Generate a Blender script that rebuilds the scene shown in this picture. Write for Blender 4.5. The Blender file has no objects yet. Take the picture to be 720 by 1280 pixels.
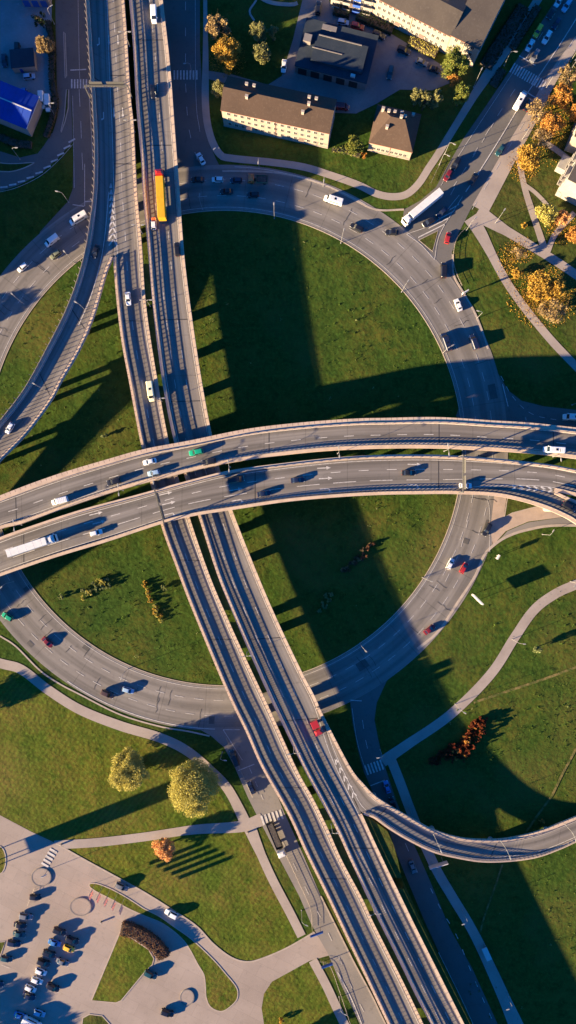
import bpy, bmesh, math, random
from mathutils import Vector, Matrix
R = math.radians
rnd = random.Random(7)
S = bpy.context.scene
COL = S.collection

# ---------------------------------------------------------------- camera, sky, sun, exposure
H = 237.0                      # drone height in metres
F = 853.333                    # focal length in photo pixels (24 mm on a 36 mm long side)
cam_d = bpy.data.cameras.new('camera'); cam = bpy.data.objects.new('camera', cam_d); COL.objects.link(cam)
cam.location = (0, 0, H); cam.rotation_euler = (0, 0, 0)
cam_d.sensor_fit = 'VERTICAL'; cam_d.sensor_height = 36.0; cam_d.lens = 24.0
cam_d.clip_start = 1.0; cam_d.clip_end = 6000.0
S.camera = cam
SUN_EL = 12.0                  # degrees
SH = Vector((math.cos(R(21.5)), math.sin(R(21.5))))   # the way the shadows fall on the ground
W = bpy.data.worlds.new('World'); S.world = W; W.use_nodes = True
wn = W.node_tree.nodes; wl = W.node_tree.links
bg = wn['Background']
sky = wn.new('ShaderNodeTexSky'); sky.sky_type = 'NISHITA'; sky.sun_disc = False
sky.sun_elevation = R(SUN_EL); sky.air_density = 1.0; sky.dust_density = 0.2; sky.ozone_density = 4.0
# direction to the sun is (-SH); NISHITA rotation is measured clockwise from +Y
sky.sun_rotation = math.atan2(-SH.x, -SH.y)
tint = wn.new('ShaderNodeMix'); tint.data_type = 'RGBA'; tint.blend_type = 'MULTIPLY'
tint.inputs[0].default_value = 1.0
wl.new(sky.outputs[0], tint.inputs[6]); tint.inputs[7].default_value = (0.06, 0.49, 0.95, 1)
wl.new(tint.outputs[2], bg.inputs[0]); bg.inputs[1].default_value = 0.065
sl = bpy.data.lights.new('sun', 'SUN'); sl.energy = 5.0; sl.angle = R(0.7); sl.color = (1.0, 0.77, 0.45)
so = bpy.data.objects.new('sun', sl); COL.objects.link(so)
so.rotation_euler = Vector((SH.x * math.cos(R(SUN_EL)), SH.y * math.cos(R(SUN_EL)), -math.sin(R(SUN_EL)))).to_track_quat('-Z', 'Y').to_euler()
S.view_settings.view_transform = 'Standard'; S.view_settings.look = 'None'
S.view_settings.gamma = 1.0; S.view_settings.exposure = 2.3
S.view_settings.use_curve_mapping = False
try:
    S.cycles.max_bounces = 5; S.cycles.diffuse_bounces = 3
except Exception: pass

# ---------------------------------------------------------------- helpers
def P(px, py, z=0.0):
    """point at height z seen at photo pixel (px, py) from the drone"""
    k = (H - z) / F
    return Vector(((px - 360.0) * k, (640.0 - py) * k, z))

def tag(o, label=None, cat=None, group=None, kind=None):
    if label: o['label'] = label
    if cat: o['category'] = cat
    if group: o['group'] = group
    if kind: o['kind'] = kind
    return o

def empty(name, loc=(0, 0, 0), rz=0.0):
    o = bpy.data.objects.new(name, None); COL.objects.link(o)
    o.location = loc; o.rotation_euler = (0, 0, rz); o.empty_display_size = 0.5
    return o

class MB:
    def __init__(s): s.v = []; s.f = []; s.m = []; s.uv = []
    def face(s, pts, mi=0, uv=None):
        i = len(s.v); s.v += [tuple(p) for p in pts]; s.f.append(list(range(i, i + len(pts)))); s.m.append(mi)
        s.uv.append(uv)
    def box(s, c, sx, sy, sz, ax=None, mi=0, taper=1.0):
        """box centred at c (bottom centre), ax = unit x direction"""
        c = Vector(c); ax = Vector((1, 0, 0)) if ax is None else Vector((ax[0], ax[1], 0)).normalized()
        ay = Vector((-ax.y, ax.x, 0)); up = Vector((0, 0, 1))
        lo = [c + ax * (a * sx / 2) + ay * (b * sy / 2) for a, b in ((-1, -1), (1, -1), (1, 1), (-1, 1))]
        hi = [c + ax * (a * sx / 2 * taper) + ay * (b * sy / 2 * taper) + up * sz for a, b in ((-1, -1), (1, -1), (1, 1), (-1, 1))]
        s.face(hi, mi); s.face(lo[::-1], mi)
        for i in range(4):
            j = (i + 1) % 4
            s.face([lo[i], lo[j], hi[j], hi[i]], mi)
    def tube(s, a, b, r0, r1=None, n=8, mi=0):
        a = Vector(a); b = Vector(b); r1 = r0 if r1 is None else r1
        d = (b - a).normalized(); u = d.orthogonal().normalized(); w = d.cross(u)
        A = [a + (u * math.cos(t) + w * math.sin(t)) * r0 for t in [2 * math.pi * i / n for i in range(n)]]
        B = [b + (u * math.cos(t) + w * math.sin(t)) * r1 for t in [2 * math.pi * i / n for i in range(n)]]
        for i in range(n):
            j = (i + 1) % n
            s.face([A[i], A[j], B[j], B[i]], mi)
        s.face(B, mi); s.face(A[::-1], mi)
    def prism(s, pts, z0, z1, mi=0):
        lo = [Vector((p[0], p[1], z0)) for p in pts]; hi = [Vector((p[0], p[1], z1)) for p in pts]
        s.face(hi, mi); s.face(lo[::-1], mi)
        n = len(pts)
        for i in range(n):
            j = (i + 1) % n
            s.face([lo[i], lo[j], hi[j], hi[i]], mi)
    def build(s, name, mats, parent=None, smooth=False, loc=None):
        me = s.mesh(name, mats, smooth)
        o = bpy.data.objects.new(name, me); COL.objects.link(o)
        if parent: o.parent = parent
        if loc is not None: o.location = loc
        return o
    def mesh(s, name, mats, smooth=False, weld=True):
        me = bpy.data.meshes.new(name); me.from_pydata(s.v, [], s.f)
        if not isinstance(mats, (list, tuple)): mats = [mats]
        for m in mats: me.materials.append(m)
        me.polygons.foreach_set('material_index', s.m)
        if any(u is not None for u in s.uv):
            l = me.uv_layers.new(name='UVMap'); k = 0
            for f, u in zip(s.f, s.uv):
                for i in range(len(f)):
                    l.data[k].uv = u[i] if u else (0, 0); k += 1
        bm = bmesh.new(); bm.from_mesh(me)
        if weld: bmesh.ops.remove_doubles(bm, verts=bm.verts, dist=0.0005)
        big = [f for f in bm.faces if len(f.verts) > 4]
        if big: bmesh.ops.triangulate(bm, faces=big)
        bm.to_mesh(me); bm.free()
        if smooth:
            for p in me.polygons: p.use_smooth = True
        me.update()
        return me

def crom(pts, step=3.0):
    """Catmull-Rom through 2-D points, about `step` between samples"""
    p = [Vector((a[0], a[1])) for a in pts]
    if len(p) < 3:
        n = max(2, int((p[1] - p[0]).length / step)); return [p[0].lerp(p[1], i / n) for i in range(n + 1)]
    q = [p[0] * 2 - p[1]] + p + [p[-1] * 2 - p[-2]]
    out = []
    for i in range(1, len(q) - 2):
        a, b, c, d = q[i - 1], q[i], q[i + 1], q[i + 2]
        n = max(1, int((c - b).length / step))
        for k in range(n):
            t = k / n
            out.append(0.5 * ((2 * b) + (c - a) * t + (2 * a - 5 * b + 4 * c - d) * t * t + (3 * b - a - 3 * c + d) * t ** 3))
    out.append(p[-1]); return out

def resample(pts, n):
    L = [0.0]
    for a, b in zip(pts, pts[1:]): L.append(L[-1] + (b - a).length)
    out = []; j = 0
    for i in range(n):
        s = L[-1] * i / (n - 1)
        while j < len(L) - 2 and L[j + 1] < s: j += 1
        d = L[j + 1] - L[j]
        out.append(pts[j].lerp(pts[j + 1], 0 if d < 1e-9 else min(1, (s - L[j]) / d)))
    return out

def ext(pts, a=0, b=0):
    """extrapolate both ends by a, b pixels"""
    p = [Vector(q) for q in pts]
    if a:
        t = (p[0] - p[1]).normalized(); k = max(1, round(a / 60)); q = p[0]
        p = [q + t * (a * i / k) for i in range(k, 0, -1)] + p
    if b:
        t = (p[-1] - p[-2]).normalized(); k = max(1, round(b / 60)); q = p[-1]
        p = p + [q + t * (b * i / k) for i in range(1, k + 1)]
    return p

# ---------------------------------------------------------------- materials
def mat(name, col, rough=0.85, noise=None, bump=None, spec=0.2, metal=0.0, coat=0.0):
    """noise = list of (scale, detail, colour2, lo, hi) mixed in one after another; bump = list of (scale, strength, distance)"""
    m = bpy.data.materials.new(name); m.use_nodes = True
    nt = m.node_tree; N = nt.nodes; Lk = nt.links; b = N['Principled BSDF']
    b.inputs['Base Color'].default_value = (*col, 1); b.inputs['Roughness'].default_value = rough
    b.inputs['Specular IOR Level'].default_value = spec; b.inputs['Metallic'].default_value = metal
    if coat: b.inputs['Coat Weight'].default_value = coat; b.inputs['Coat Roughness'].default_value = 0.08
    tc = N.new('ShaderNodeTexCoord')
    last = None
    for (sc, det, c2, lo, hi) in (noise or []):
        t = N.new('ShaderNodeTexNoise'); t.inputs['Scale'].default_value = sc; t.inputs['Detail'].default_value = det
        t.inputs['Roughness'].default_value = 0.62
        Lk.new(tc.outputs['Object'], t.inputs['Vector'])
        r = N.new('ShaderNodeMapRange'); r.inputs['From Min'].default_value = lo; r.inputs['From Max'].default_value = hi
        Lk.new(t.outputs['Fac'], r.inputs['Value'])
        x = N.new('ShaderNodeMix'); x.data_type = 'RGBA'
        Lk.new(r.outputs['Result'], x.inputs[0]); x.inputs[7].default_value = (*c2, 1)
        if last is None: x.inputs[6].default_value = (*col, 1)
        else: Lk.new(last, x.inputs[6])
        last = x.outputs[2]
    if last is not None: Lk.new(last, b.inputs['Base Color'])
    prev = None
    for (sc, st, di) in (bump or []):
        t = N.new('ShaderNodeTexNoise'); t.inputs['Scale'].default_value = sc; t.inputs['Detail'].default_value = 4
        Lk.new(tc.outputs['Object'], t.inputs['Vector'])
        u = N.new('ShaderNodeBump'); u.inputs['Strength'].default_value = st; u.inputs['Distance'].default_value = di
        Lk.new(t.outputs['Fac'], u.inputs['Height'])
        if prev: Lk.new(prev, u.inputs['Normal'])
        prev = u.outputs['Normal']
    if prev: Lk.new(prev, b.inputs['Normal'])
    m['last'] = 1
    return m

def streaks(m, lanes, dark=0.60):
    """wheel-track and oil streaks along a carriageway: UV u = metres along, v = 0..1 across; plus joints"""
    nt = m.node_tree; N = nt.nodes; Lk = nt.links; b = N['Principled BSDF']
    uv = N.new('ShaderNodeUVMap'); sep = N.new('ShaderNodeSeparateXYZ'); Lk.new(uv.outputs[0], sep.inputs[0])
    w = N.new('ShaderNodeMath'); w.operation = 'MULTIPLY'; w.inputs[1].default_value = lanes * 2 * math.pi; Lk.new(sep.outputs[1], w.inputs[0])
    c = N.new('ShaderNodeMath'); c.operation = 'COSINE'; Lk.new(w.outputs[0], c.inputs[0])
    # long stretched noise so that the streaks vary along the road
    mp = N.new('ShaderNodeMapping'); mp.inputs['Scale'].default_value = (0.02, 14.0, 1.0); Lk.new(uv.outputs[0], mp.inputs[0])
    t = N.new('ShaderNodeTexNoise'); t.inputs['Scale'].default_value = 1.0; t.inputs['Detail'].default_value = 5; Lk.new(mp.outputs[0], t.inputs['Vector'])
    a = N.new('ShaderNodeMath'); a.operation = 'MULTIPLY_ADD'; a.inputs[1].default_value = -0.22; a.inputs[2].default_value = 0.22; Lk.new(c.outputs[0], a.inputs[0])
    s2 = N.new('ShaderNodeMath'); s2.operation = 'MULTIPLY_ADD'; s2.inputs[1].default_value = 1.3; Lk.new(t.outputs[0], s2.inputs[0]); Lk.new(a.outputs[0], s2.inputs[2])
    r = N.new('ShaderNodeMapRange'); r.inputs[1].default_value = 0.55; r.inputs[2].default_value = 1.15; r.inputs[3].default_value = 1.06; r.inputs[4].default_value = dark; Lk.new(s2.outputs[0], r.inputs[0])
    x = N.new('ShaderNodeMix'); x.data_type = 'RGBA'; x.blend_type = 'MULTIPLY'; x.inputs[0].default_value = 1
    src = b.inputs['Base Color'].links[0].from_socket
    Lk.new(src, x.inputs[6]); Lk.new(r.outputs[0], x.inputs[7]); Lk.new(x.outputs[2], b.inputs['Base Color'])
    # transverse construction seams
    md = N.new('ShaderNodeMath'); md.operation = 'MODULO'; md.inputs[1].default_value = 13.7; Lk.new(sep.outputs[0], md.inputs[0])
    lt = N.new('ShaderNodeMath'); lt.operation = 'LESS_THAN'; lt.inputs[1].default_value = 0.22; Lk.new(md.outputs[0], lt.inputs[0])
    y = N.new('ShaderNodeMix'); y.data_type = 'RGBA'; y.blend_type = 'MULTIPLY'
    k_ = N.new('ShaderNodeMath'); k_.operation = 'MULTIPLY'; k_.inputs[1].default_value = 0.3; Lk.new(lt.outputs[0], k_.inputs[0]); Lk.new(k_.outputs[0], y.inputs[0])
    Lk.new(x.outputs[2], y.inputs[6]); y.inputs[7].default_value = (0.2, 0.2, 0.2, 1); Lk.new(y.outputs[2], b.inputs['Base Color'])
    return m
def seams(m, w, h, k=0.16):
    nt = m.node_tree; N = nt.nodes; Lk = nt.links; b = N['Principled BSDF']; tc = N.new('ShaderNodeTexCoord'); mp = N.new('ShaderNodeMapping'); mp.inputs['Rotation'].default_value = (0, 0, R(27)); Lk.new(tc.outputs['Object'], mp.inputs[0])
    br = N.new('ShaderNodeTexBrick'); br.inputs['Scale'].default_value = 1; br.inputs['Brick Width'].default_value = w; br.inputs['Row Height'].default_value = h; br.inputs['Mortar Size'].default_value = .06; br.inputs['Mortar Smooth'].default_value = .4
    br.inputs['Color1'].default_value = (1, 1, 1, 1); br.inputs['Color2'].default_value = (.93, .93, .93, 1); br.inputs['Mortar'].default_value = (1 - k * 2, 1 - k * 2, 1 - k * 2, 1); Lk.new(mp.outputs[0], br.inputs['Vector'])
    x = N.new('ShaderNodeMix'); x.data_type = 'RGBA'; x.blend_type = 'MULTIPLY'; x.inputs[0].default_value = 1; Lk.new(b.inputs['Base Color'].links[0].from_socket, x.inputs[6]); Lk.new(br.outputs[0], x.inputs[7]); Lk.new(x.outputs[2], b.inputs['Base Color'])

M = {}
M['asphalt'] = mat('asphalt', (0.118, 0.107, 0.098), 0.9, [(0.05, 5, (0.14, 0.127, 0.117), 0.42, 0.62), (0.5, 6, (0.085, 0.078, 0.073), 0.55, 0.8), (6, 3, (0.15, 0.14, 0.13), 0.5, 0.9)], [(5, 0.25, 0.02)])
M['pale_asphalt'] = mat('pale_asphalt', (0.19, 0.168, 0.152), 0.9, [(0.05, 5, (0.225, 0.20, 0.18), 0.42, 0.62), (0.5, 6, (0.14, 0.124, 0.113), 0.55, 0.8), (6, 3, (0.22, 0.2, 0.18), 0.5, 0.9)], [(5, 0.25, 0.02)])
M['deck_asphalt'] = streaks(mat('deck_asphalt', (0.185, 0.162, 0.146), 0.9, [(0.05, 5, (0.22, 0.195, 0.176), 0.42, 0.62), (0.4, 6, (0.135, 0.12, 0.108), 0.56, 0.8), (6, 3, (0.21, 0.19, 0.172), 0.5, 0.9)], [(5, 0.2, 0.02)]), 2.5)
M['concrete_paving'] = mat('concrete_paving', (0.33, 0.265, 0.225), 0.9, [(0.04, 5, (0.27, 0.215, 0.18), 0.42, 0.65), (0.6, 6, (0.23, 0.19, 0.165), 0.55, 0.8), (4, 3, (0.38, 0.31, 0.27), 0.5, 0.9)], [(4, 0.15, 0.02)])
seams(M['concrete_paving'], 9.0, 4.5, .10)
M['path_paving'] = mat('path_paving', (0.34, 0.28, 0.24), 0.9, [(0.1, 5, (0.27, 0.22, 0.19), 0.42, 0.7), (2, 5, (0.24, 0.20, 0.17), 0.55, 0.85)], [(4, 0.15, 0.02)])
M['yard_paving'] = mat('yard_paving', (0.17, 0.15, 0.145), 0.9, [(0.1, 6, (0.24, 0.21, 0.19), 0.42, 0.7), (1.2, 5, (0.11, 0.10, 0.10), 0.55, 0.85)], [(4, 0.2, 0.03)])
M['pale_yard'] = mat('pale_yard_paving', (0.27, 0.26, 0.26), 0.9, [(0.1, 6, (0.20, 0.19, 0.19), 0.42, 0.7), (1.2, 5, (0.36, 0.35, 0.34), 0.55, 0.85)], [(4, 0.2, 0.03)])
M['kerb'] = mat('kerb_concrete', (0.38, 0.31, 0.255), 0.85, [(0.5, 5, (0.28, 0.23, 0.19), 0.45, 0.75)])
M['paint'] = mat('road_paint', (0.54, 0.50, 0.46), 0.7, [(1.2, 6, (0.28, 0.25, 0.23), 0.46, 0.72), (9, 4, (0.25, 0.23, 0.21), 0.55, 0.8)])
M['ledge'] = mat('ledge_concrete', (0.40, 0.30, 0.235), 0.85, [(0.3, 6, (0.31, 0.235, 0.185), 0.42, 0.72), (3, 4, (0.26, 0.20, 0.16), 0.58, 0.85)], [(3, 0.15, 0.03)])
M['girder'] = mat('girder_concrete', (0.32, 0.27, 0.23), 0.9, [(0.2, 6, (0.22, 0.19, 0.17), 0.42, 0.72)])
M['galv'] = mat('galvanised_steel', (0.33, 0.27, 0.225), 0.55, [(1.5, 4, (0.26, 0.22, 0.19), 0.4, 0.7)], None, 0.4, 0.2)
M['lampmetal'] = mat('painted_lamp_steel', (0.27, 0.255, 0.24), 0.5, None, None, 0.4)
M['dirt'] = mat('bare_soil', (0.19, 0.14, 0.05), 0.95, [(0.5, 6, (0.055, 0.072, 0.014), 0.38, 0.58)], [(2, 0.6, 0.1)])

def grass_mat(name, a, b, c, d, mow=False, dry=(0.105, 0.088, 0.022)):
    m = mat(name, a, 0.95, [(0.018, 6, b, 0.38, 0.58), (0.05, 8, c, 0.46, 0.66), (0.30, 7, d, 0.46, 0.70), (0.027, 4, dry, 0.50, 0.74), (0.9, 6, tuple(x * 1.9 for x in a), 0.48, 0.76), (3.0, 4, tuple(x * .5 for x in a), 0.52, 0.80)],
            [(0.10, 0.35, 1.6), (0.7, 0.45, 0.38), (3.0, 0.3, 0.12)], 0.05)
    if mow:
        nt = m.node_tree; N = nt.nodes; Lk = nt.links; bs = N['Principled BSDF']
        tc = N.new('ShaderNodeTexCoord'); wv = N.new('ShaderNodeTexWave'); wv.inputs['Scale'].default_value = 0.20; wv.inputs['Distortion'].default_value = 2.2
        wv.inputs['Detail'].default_value = 3; wv.inputs['Detail Scale'].default_value = 0.3
        mp = N.new('ShaderNodeMapping'); mp.inputs['Rotation'].default_value = (0, 0, R(38)); Lk.new(tc.outputs['Object'], mp.inputs[0]); Lk.new(mp.outputs[0], wv.inputs['Vector'])
        x = N.new('ShaderNodeMix'); x.data_type = 'RGBA'; x.blend_type = 'MULTIPLY'
        mr = N.new('ShaderNodeMapRange'); mr.inputs[3].default_value = 0.88; mr.inputs[4].default_value = 1.07; Lk.new(wv.outputs['Fac'], mr.inputs[0])
        x.inputs[0].default_value = 1.0
        Lk.new(bs.inputs['Base Color'].links[0].from_socket, x.inputs[6]); Lk.new(mr.outputs[0], x.inputs[7]); Lk.new(x.outputs[2], bs.inputs['Base Color'])
    return m
M['grass'] = grass_mat('meadow_grass', (0.031, 0.060, 0.010), (0.047, 0.072, 0.011), (0.086, 0.084, 0.015), (0.019, 0.044, 0.007))
M['lawn'] = grass_mat('mown_lawn', (0.060, 0.088, 0.011), (0.104, 0.099, 0.014), (0.128, 0.098, 0.021), (0.042, 0.074, 0.008), True, (0.150, 0.115, 0.030))
M['verge'] = grass_mat('verge_grass', (0.040, 0.058, 0.012), (0.058, 0.066, 0.014), (0.082, 0.068, 0.02), (0.022, 0.038, 0.009))

# ---------------------------------------------------------------- flat sheets on the ground
zc = [0.010]
def nz():
    zc[0] += 0.004; return zc[0]
def sheet(name, pts, m, kind='structure', smooth=0, z=None, parent=None):
    """one flat polygon given by photo pixels on the ground"""
    if smooth: pts = crom(list(pts) + [pts[0]], smooth)[:-1]
    z = nz() if z is None else z
    b = MB(); b.face([P(p[0], p[1], 0) + Vector((0, 0, z)) for p in pts])
    # make it face up
    o = b.build(name, m, parent)
    if o.data.polygons[0].normal.z < 0: o.data.flip_normals()
    if kind: o['kind'] = kind
    return o
def raised(name, pts, m, edge, h=0.12, smooth=3, kw=0.35):
    """grass island with a kerb round it, ground pixels"""
    if smooth: pts = crom(list(pts) + [pts[0]], smooth)[:-1]
    q = [P(p[0], p[1]) for p in pts]
    area = sum(a.x * b.y - b.x * a.y for a, b in zip(q, q[1:] + q[:1]))
    if area < 0: q = q[::-1]
    n = len(q); inn = []
    for i in range(n):
        d = (q[(i + 1) % n] - q[i - 1]); d = Vector((-d.y, d.x, 0)).normalized(); inn.append(q[i] + d * kw)
    b = MB(); up = Vector((0, 0, h)); up2 = Vector((0, 0, h - 0.03))
    b.face([p + up2 for p in inn], 0)
    for i in range(n):
        j = (i + 1) % n
        b.face([q[i] + up, q[j] + up, inn[j] + up, inn[i] + up], 1)
        b.face([q[i], q[j], q[j] + up, q[i] + up], 1)
    o = b.build(name, [m, edge]); o['kind'] = 'structure'
    return o
def strip(name, pts, width, m, kind='structure', z=None, step=4):
    """ribbon along a centreline of ground pixels; width in pixels (number or one per point)"""
    c = crom(pts, step); n = len(c); z = nz() if z is None else z
    ws = width if isinstance(width, (list, tuple)) else [width] * len(pts)
    b = MB(); prev = None; s = 0
    for i in range(n):
        t = (c[min(i + 1, n - 1)] - c[max(i - 1, 0)]).normalized(); nr = Vector((-t.y, t.x))
        k = i / (n - 1) * (len(ws) - 1); j = min(int(k), len(ws) - 2); w = ws[j] + (ws[j + 1] - ws[j]) * (k - j)
        a = c[i] + nr * w / 2; d = c[i] - nr * w / 2
        cur = (P(a.x, a.y) + Vector((0, 0, z)), P(d.x, d.y) + Vector((0, 0, z)), s)
        if prev: b.face([prev[0], prev[1], cur[1], cur[0]], 0, [(prev[2], 0), (prev[2], 1), (s + 1, 1), (s + 1, 0)])
        prev = cur; s += 1
    o = b.build(name, m)
    if o.data.polygons[0].normal.z < 0: o.data.flip_normals()
    if kind: o['kind'] = kind
    return o
def kerb(pts, w=0.3, h=0.13, name='kerb', m=None, step=4):
    c = [P(p.x, p.y) for p in crom(pts, step)]; b = MB(); prev = None; n = len(c)
    for i in range(n):
        t = (c[min(i + 1, n - 1)] - c[max(i - 1, 0)]); t.normalize(); nr = Vector((-t.y, t.x, 0)) * (w / 2); up = Vector((0, 0, h))
        cur = (c[i] + nr, c[i] - nr, c[i] + nr + up, c[i] - nr + up)
        if prev:
            b.face([prev[2], cur[2], cur[3], prev[3]]); b.face([prev[0], cur[0], cur[2], prev[2]]); b.face([cur[1], prev[1], prev[3], cur[3]])
        prev = cur
    o = b.build(name, m or M['kerb']); o['kind'] = 'structure'; return o

# paint is collected per road and built once
class Paint:
    def __init__(s): s.b = MB()
    def quad(s, pts, z): s.b.face([Vector((p.x, p.y, p.z + z)) for p in pts])
    def line(s, pts, w, z, on=0, off=0, start=0):
        """pts = world points; w metres; dashes on/off metres"""
        d = 0; out = []
        L = [0]
        for a, c in zip(pts, pts[1:]): L.append(L[-1] + (c - a).length)
        def at(x):
            for i in range(len(L) - 1):
                if L[i + 1] >= x: return pts[i].lerp(pts[i + 1], (x - L[i]) / max(1e-6, L[i + 1] - L[i])), (pts[i + 1] - pts[i]).normalized()
            return pts[-1], (pts[-1] - pts[-2]).normalized()
        spans = []
        if on:
            x = start
            while x + on < L[-1]: spans.append((x, x + on)); x += on + off
        else: spans = [(0, L[-1])]
        for a, c in spans:
            k = max(1, int((c - a) / 2.0)); prev = None
            for i in range(k + 1):
                p, t = at(a + (c - a) * i / k); nr = Vector((-t.y, t.x, 0)).normalized() * (w / 2)
                cur = (p + nr, p - nr)
                if prev: s.quad([prev[0], prev[1], cur[1], cur[0]], z)
                prev = cur
    def build(s, parent=None, name='road_markings'):
        o = s.b.build(name, M['paint'], parent)
        for p in o.data.polygons:
            if p.normal.z < 0: p.flip()
        if not parent: o['kind'] = 'structure'
        return o
def gpts(pts, step=4): return [P(p.x, p.y) for p in crom(pts, step)]

# ---------------------------------------------------------------- the ground and everything flat on it
b = MB(); E = 1500
b.face([(-E, -E, 0), (E, -E, 0), (E, E, 0), (-E, E, 0)])
o = b.build('ground', M['grass']); o['kind'] = 'structure'
# mown lawns of the south west
sheet('lawn', [(-140, 820), (0, 832), (27, 841), (60, 868), (100, 892), (150, 913), (200, 930), (240, 950), (270, 985), (292, 1020), (315, 1048), (335, 1085), (352, 1120), (375, 1170), (360, 1184), (330, 1197), (310, 1203), (290, 1198), (267, 1181), (245, 1158), (212, 1136), (180, 1116), (140, 1094), (70, 1054), (0, 1019), (-140, 970)], M['lawn'])
sheet('lawn', [(326, 1300), (327, 1260), (330, 1242), (340, 1227), (360, 1215), (387, 1201), (450, 1300)], M['lawn'])
sheet('lawn', [(590, 262), (720, 440), (760, 470), (760, 300), (700, 100), (660, 150), (625, 215)], M['verge'])
# big paved areas
sheet('car_park_paving', [(-160, 935), (0, 1019), (40, 1040), (70, 1054), (105, 1074), (140, 1093), (180, 1115), (212, 1135), (245, 1157), (267, 1180), (290, 1197), (310, 1202), (330, 1197), (360, 1184), (377, 1174), (393, 1165), (402, 1176), (412, 1194), (387, 1201), (360, 1216), (340, 1227), (330, 1242), (327, 1260), (330, 1280), (340, 1380), (-160, 1380)], M['concrete_paving'])
sheet('yard_paving', [(378, -40), (378, 0), (366, 50), (352, 95), (335, 106), (290, 93), (258, 88), (257, 98), (290, 106), (420, 141), (445, 142), (470, 130), (500, 112), (540, 113), (562, 104), (558, 85), (515, 58), (462, 26), (413, 6), (400, -40)], M['yard_paving'])
sheet('yard_paving', [(-160, -80), (66, -80), (64, 60), (66, 112), (62, 140), (57, 137), (0, 112), (-160, 60)], M['pale_yard'])
# local road in the north west
sheet('side_road', [(68, -80), (70, 60), (72, 145), (67, 163), (55, 182), (47, 192), (25, 197), (0, 189), (-60, 165), (-60, 240), (0, 239), (22, 232), (50, 218), (73, 197), (91, 177), (88, 100), (84, 0), (84, -80)], M['asphalt'])
raised('grass_strip', [(-30, 196), (0, 203), (20, 204), (43, 203), (32, 210), (15, 215), (0, 215), (-30, 214)], M['verge'], M['kerb'])
raised('grass_strip', [(79, 40), (82, 42), (84, 95), (81, 98)], M['verge'], M['kerb'], smooth=0)
raised('grass_strip', [(82.5, 112), (86.5, 112), (86, 135), (82, 152), (77, 166), (75.5, 164), (80, 145)], M['verge'], M['kerb'], smooth=0)
# slip roads and the ring
arms = {
 'avenue': [(500, 300), (505, 262), (525, 251), (545, 234), (560, 206), (580, 172), (607, 133), (640, 84), (668, 41), (700, -8), (745, -80), (800, -80), (760, -20), (725, 35), (700, 75), (683, 107), (672, 125), (647, 160), (623, 200), (603, 238), (588, 262), (573, 292), (565, 315), (567, 343), (577, 363), (592, 388), (600, 410), (560, 400), (520, 340)],
 'frontage_road': [(230, 900), (250, 912), (264, 920), (280, 934), (294, 960), (310, 997), (324, 1025), (345, 1065), (374, 1120), (390, 1157), (410, 1192), (427, 1232), (450, 1280), (490, 1360), (524, 1360), (482, 1280), (465, 1245), (442, 1202), (422, 1162), (401, 1120), (378, 1066), (355, 1015), (335, 965), (322, 925), (312, 885), (270, 880)],
 'slip_road': [(420, 835), (437, 852), (438, 880), (441, 905), (447, 935), (455, 965), (470, 1000), (485, 1040), (507, 1095), (530, 1150), (560, 1215), (590, 1280), (630, 1365), (668, 1365), (622, 1280), (590, 1210), (562, 1160), (537, 1100), (515, 1050), (495, 1000), (480, 955), (473, 925), (468, 900), (471, 878), (483, 852), (500, 830), (470, 810)],
 'north_road': [(200, -80), (200, 90), (210, 160), (215, 225), (240, 240), (280, 235), (280, 217), (270, 199), (260, 175), (254, 133), (250, 60), (250, -80)],
 'west_road': [(82, -80), (82, 0), (87, 87), (91, 150), (92, 200), (91, 236), (85, 252), (70, 268), (50, 290), (40, 330), (150, 290), (140, 210), (128, 90), (124, -80)],
 'east_road': [(600, 430), (612, 440), (622, 466), (635, 488), (652, 501), (680, 508), (725, 513), (820, 516), (820, 560), (640, 560), (600, 560), (570, 520)],
 'exit_road': [(570, 690), (600, 640), (612, 660), (616, 684), (634, 664), (660, 653), (700, 647), (820, 643), (820, 656), (720, 657), (690, 657), (660, 662), (640, 668), (623, 677), (606, 692), (596, 708), (586, 728)],
}
for nm, pts in arms.items(): sheet(nm, pts, M['pale_asphalt' if nm in ('frontage_road', 'exit_road') else 'asphalt'])
# ring carriageway: an annulus about (281, 560)
def ring(r, a0=0, a1=360, n=200): return [P(281 + r * math.cos(R(a0 + (a1 - a0) * i / n)), 560 - r * math.sin(R(a0 + (a1 - a0) * i / n))) for i in range(n + 1)]
M['ring_asphalt'] = streaks(M['pale_asphalt'].copy(), 3.0, 0.7); M['ring_asphalt'].name = 'ring_asphalt'
b = MB(); z = nz(); A = ring(298); B = ring(354); up = Vector((0, 0, z))
for i in range(200): b.face([A[i] + up, B[i] + up, B[i + 1] + up, A[i + 1] + up], 0, [(i * 2.6, 0), (i * 2.6, 1), (i * 2.6 + 2.6, 1), (i * 2.6 + 2.6, 0)])
o = b.build('ring_road', M['ring_asphalt']); o['kind'] = 'structure'
if o.data.polygons[0].normal.z < 0: o.data.flip_normals()
kp = [(281 + 297 * math.cos(R(t)), 560 - 297 * math.sin(R(t))) for t in range(0, 361, 3)]
kerb(kp, 0.3)
# tan paved apron by the exit road, its planted bed, the avenue's splitter island
sheet('paved_apron', [(620, 600), (636, 600), (630, 644), (676, 632), (700, 628), (740, 640), (706, 646), (660, 652), (632, 664), (616, 682), (613, 660)], M['ledge'])
raised('planted_bed', [(634, 622), (676, 624), (678, 632), (640, 642), (630, 646)], M['verge'], M['kerb'], smooth=0)
raised('splitter_island', [(548, 288), (523, 300), (541, 315)], M['verge'], M['kerb'], smooth=0, kw=0.3)
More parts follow.
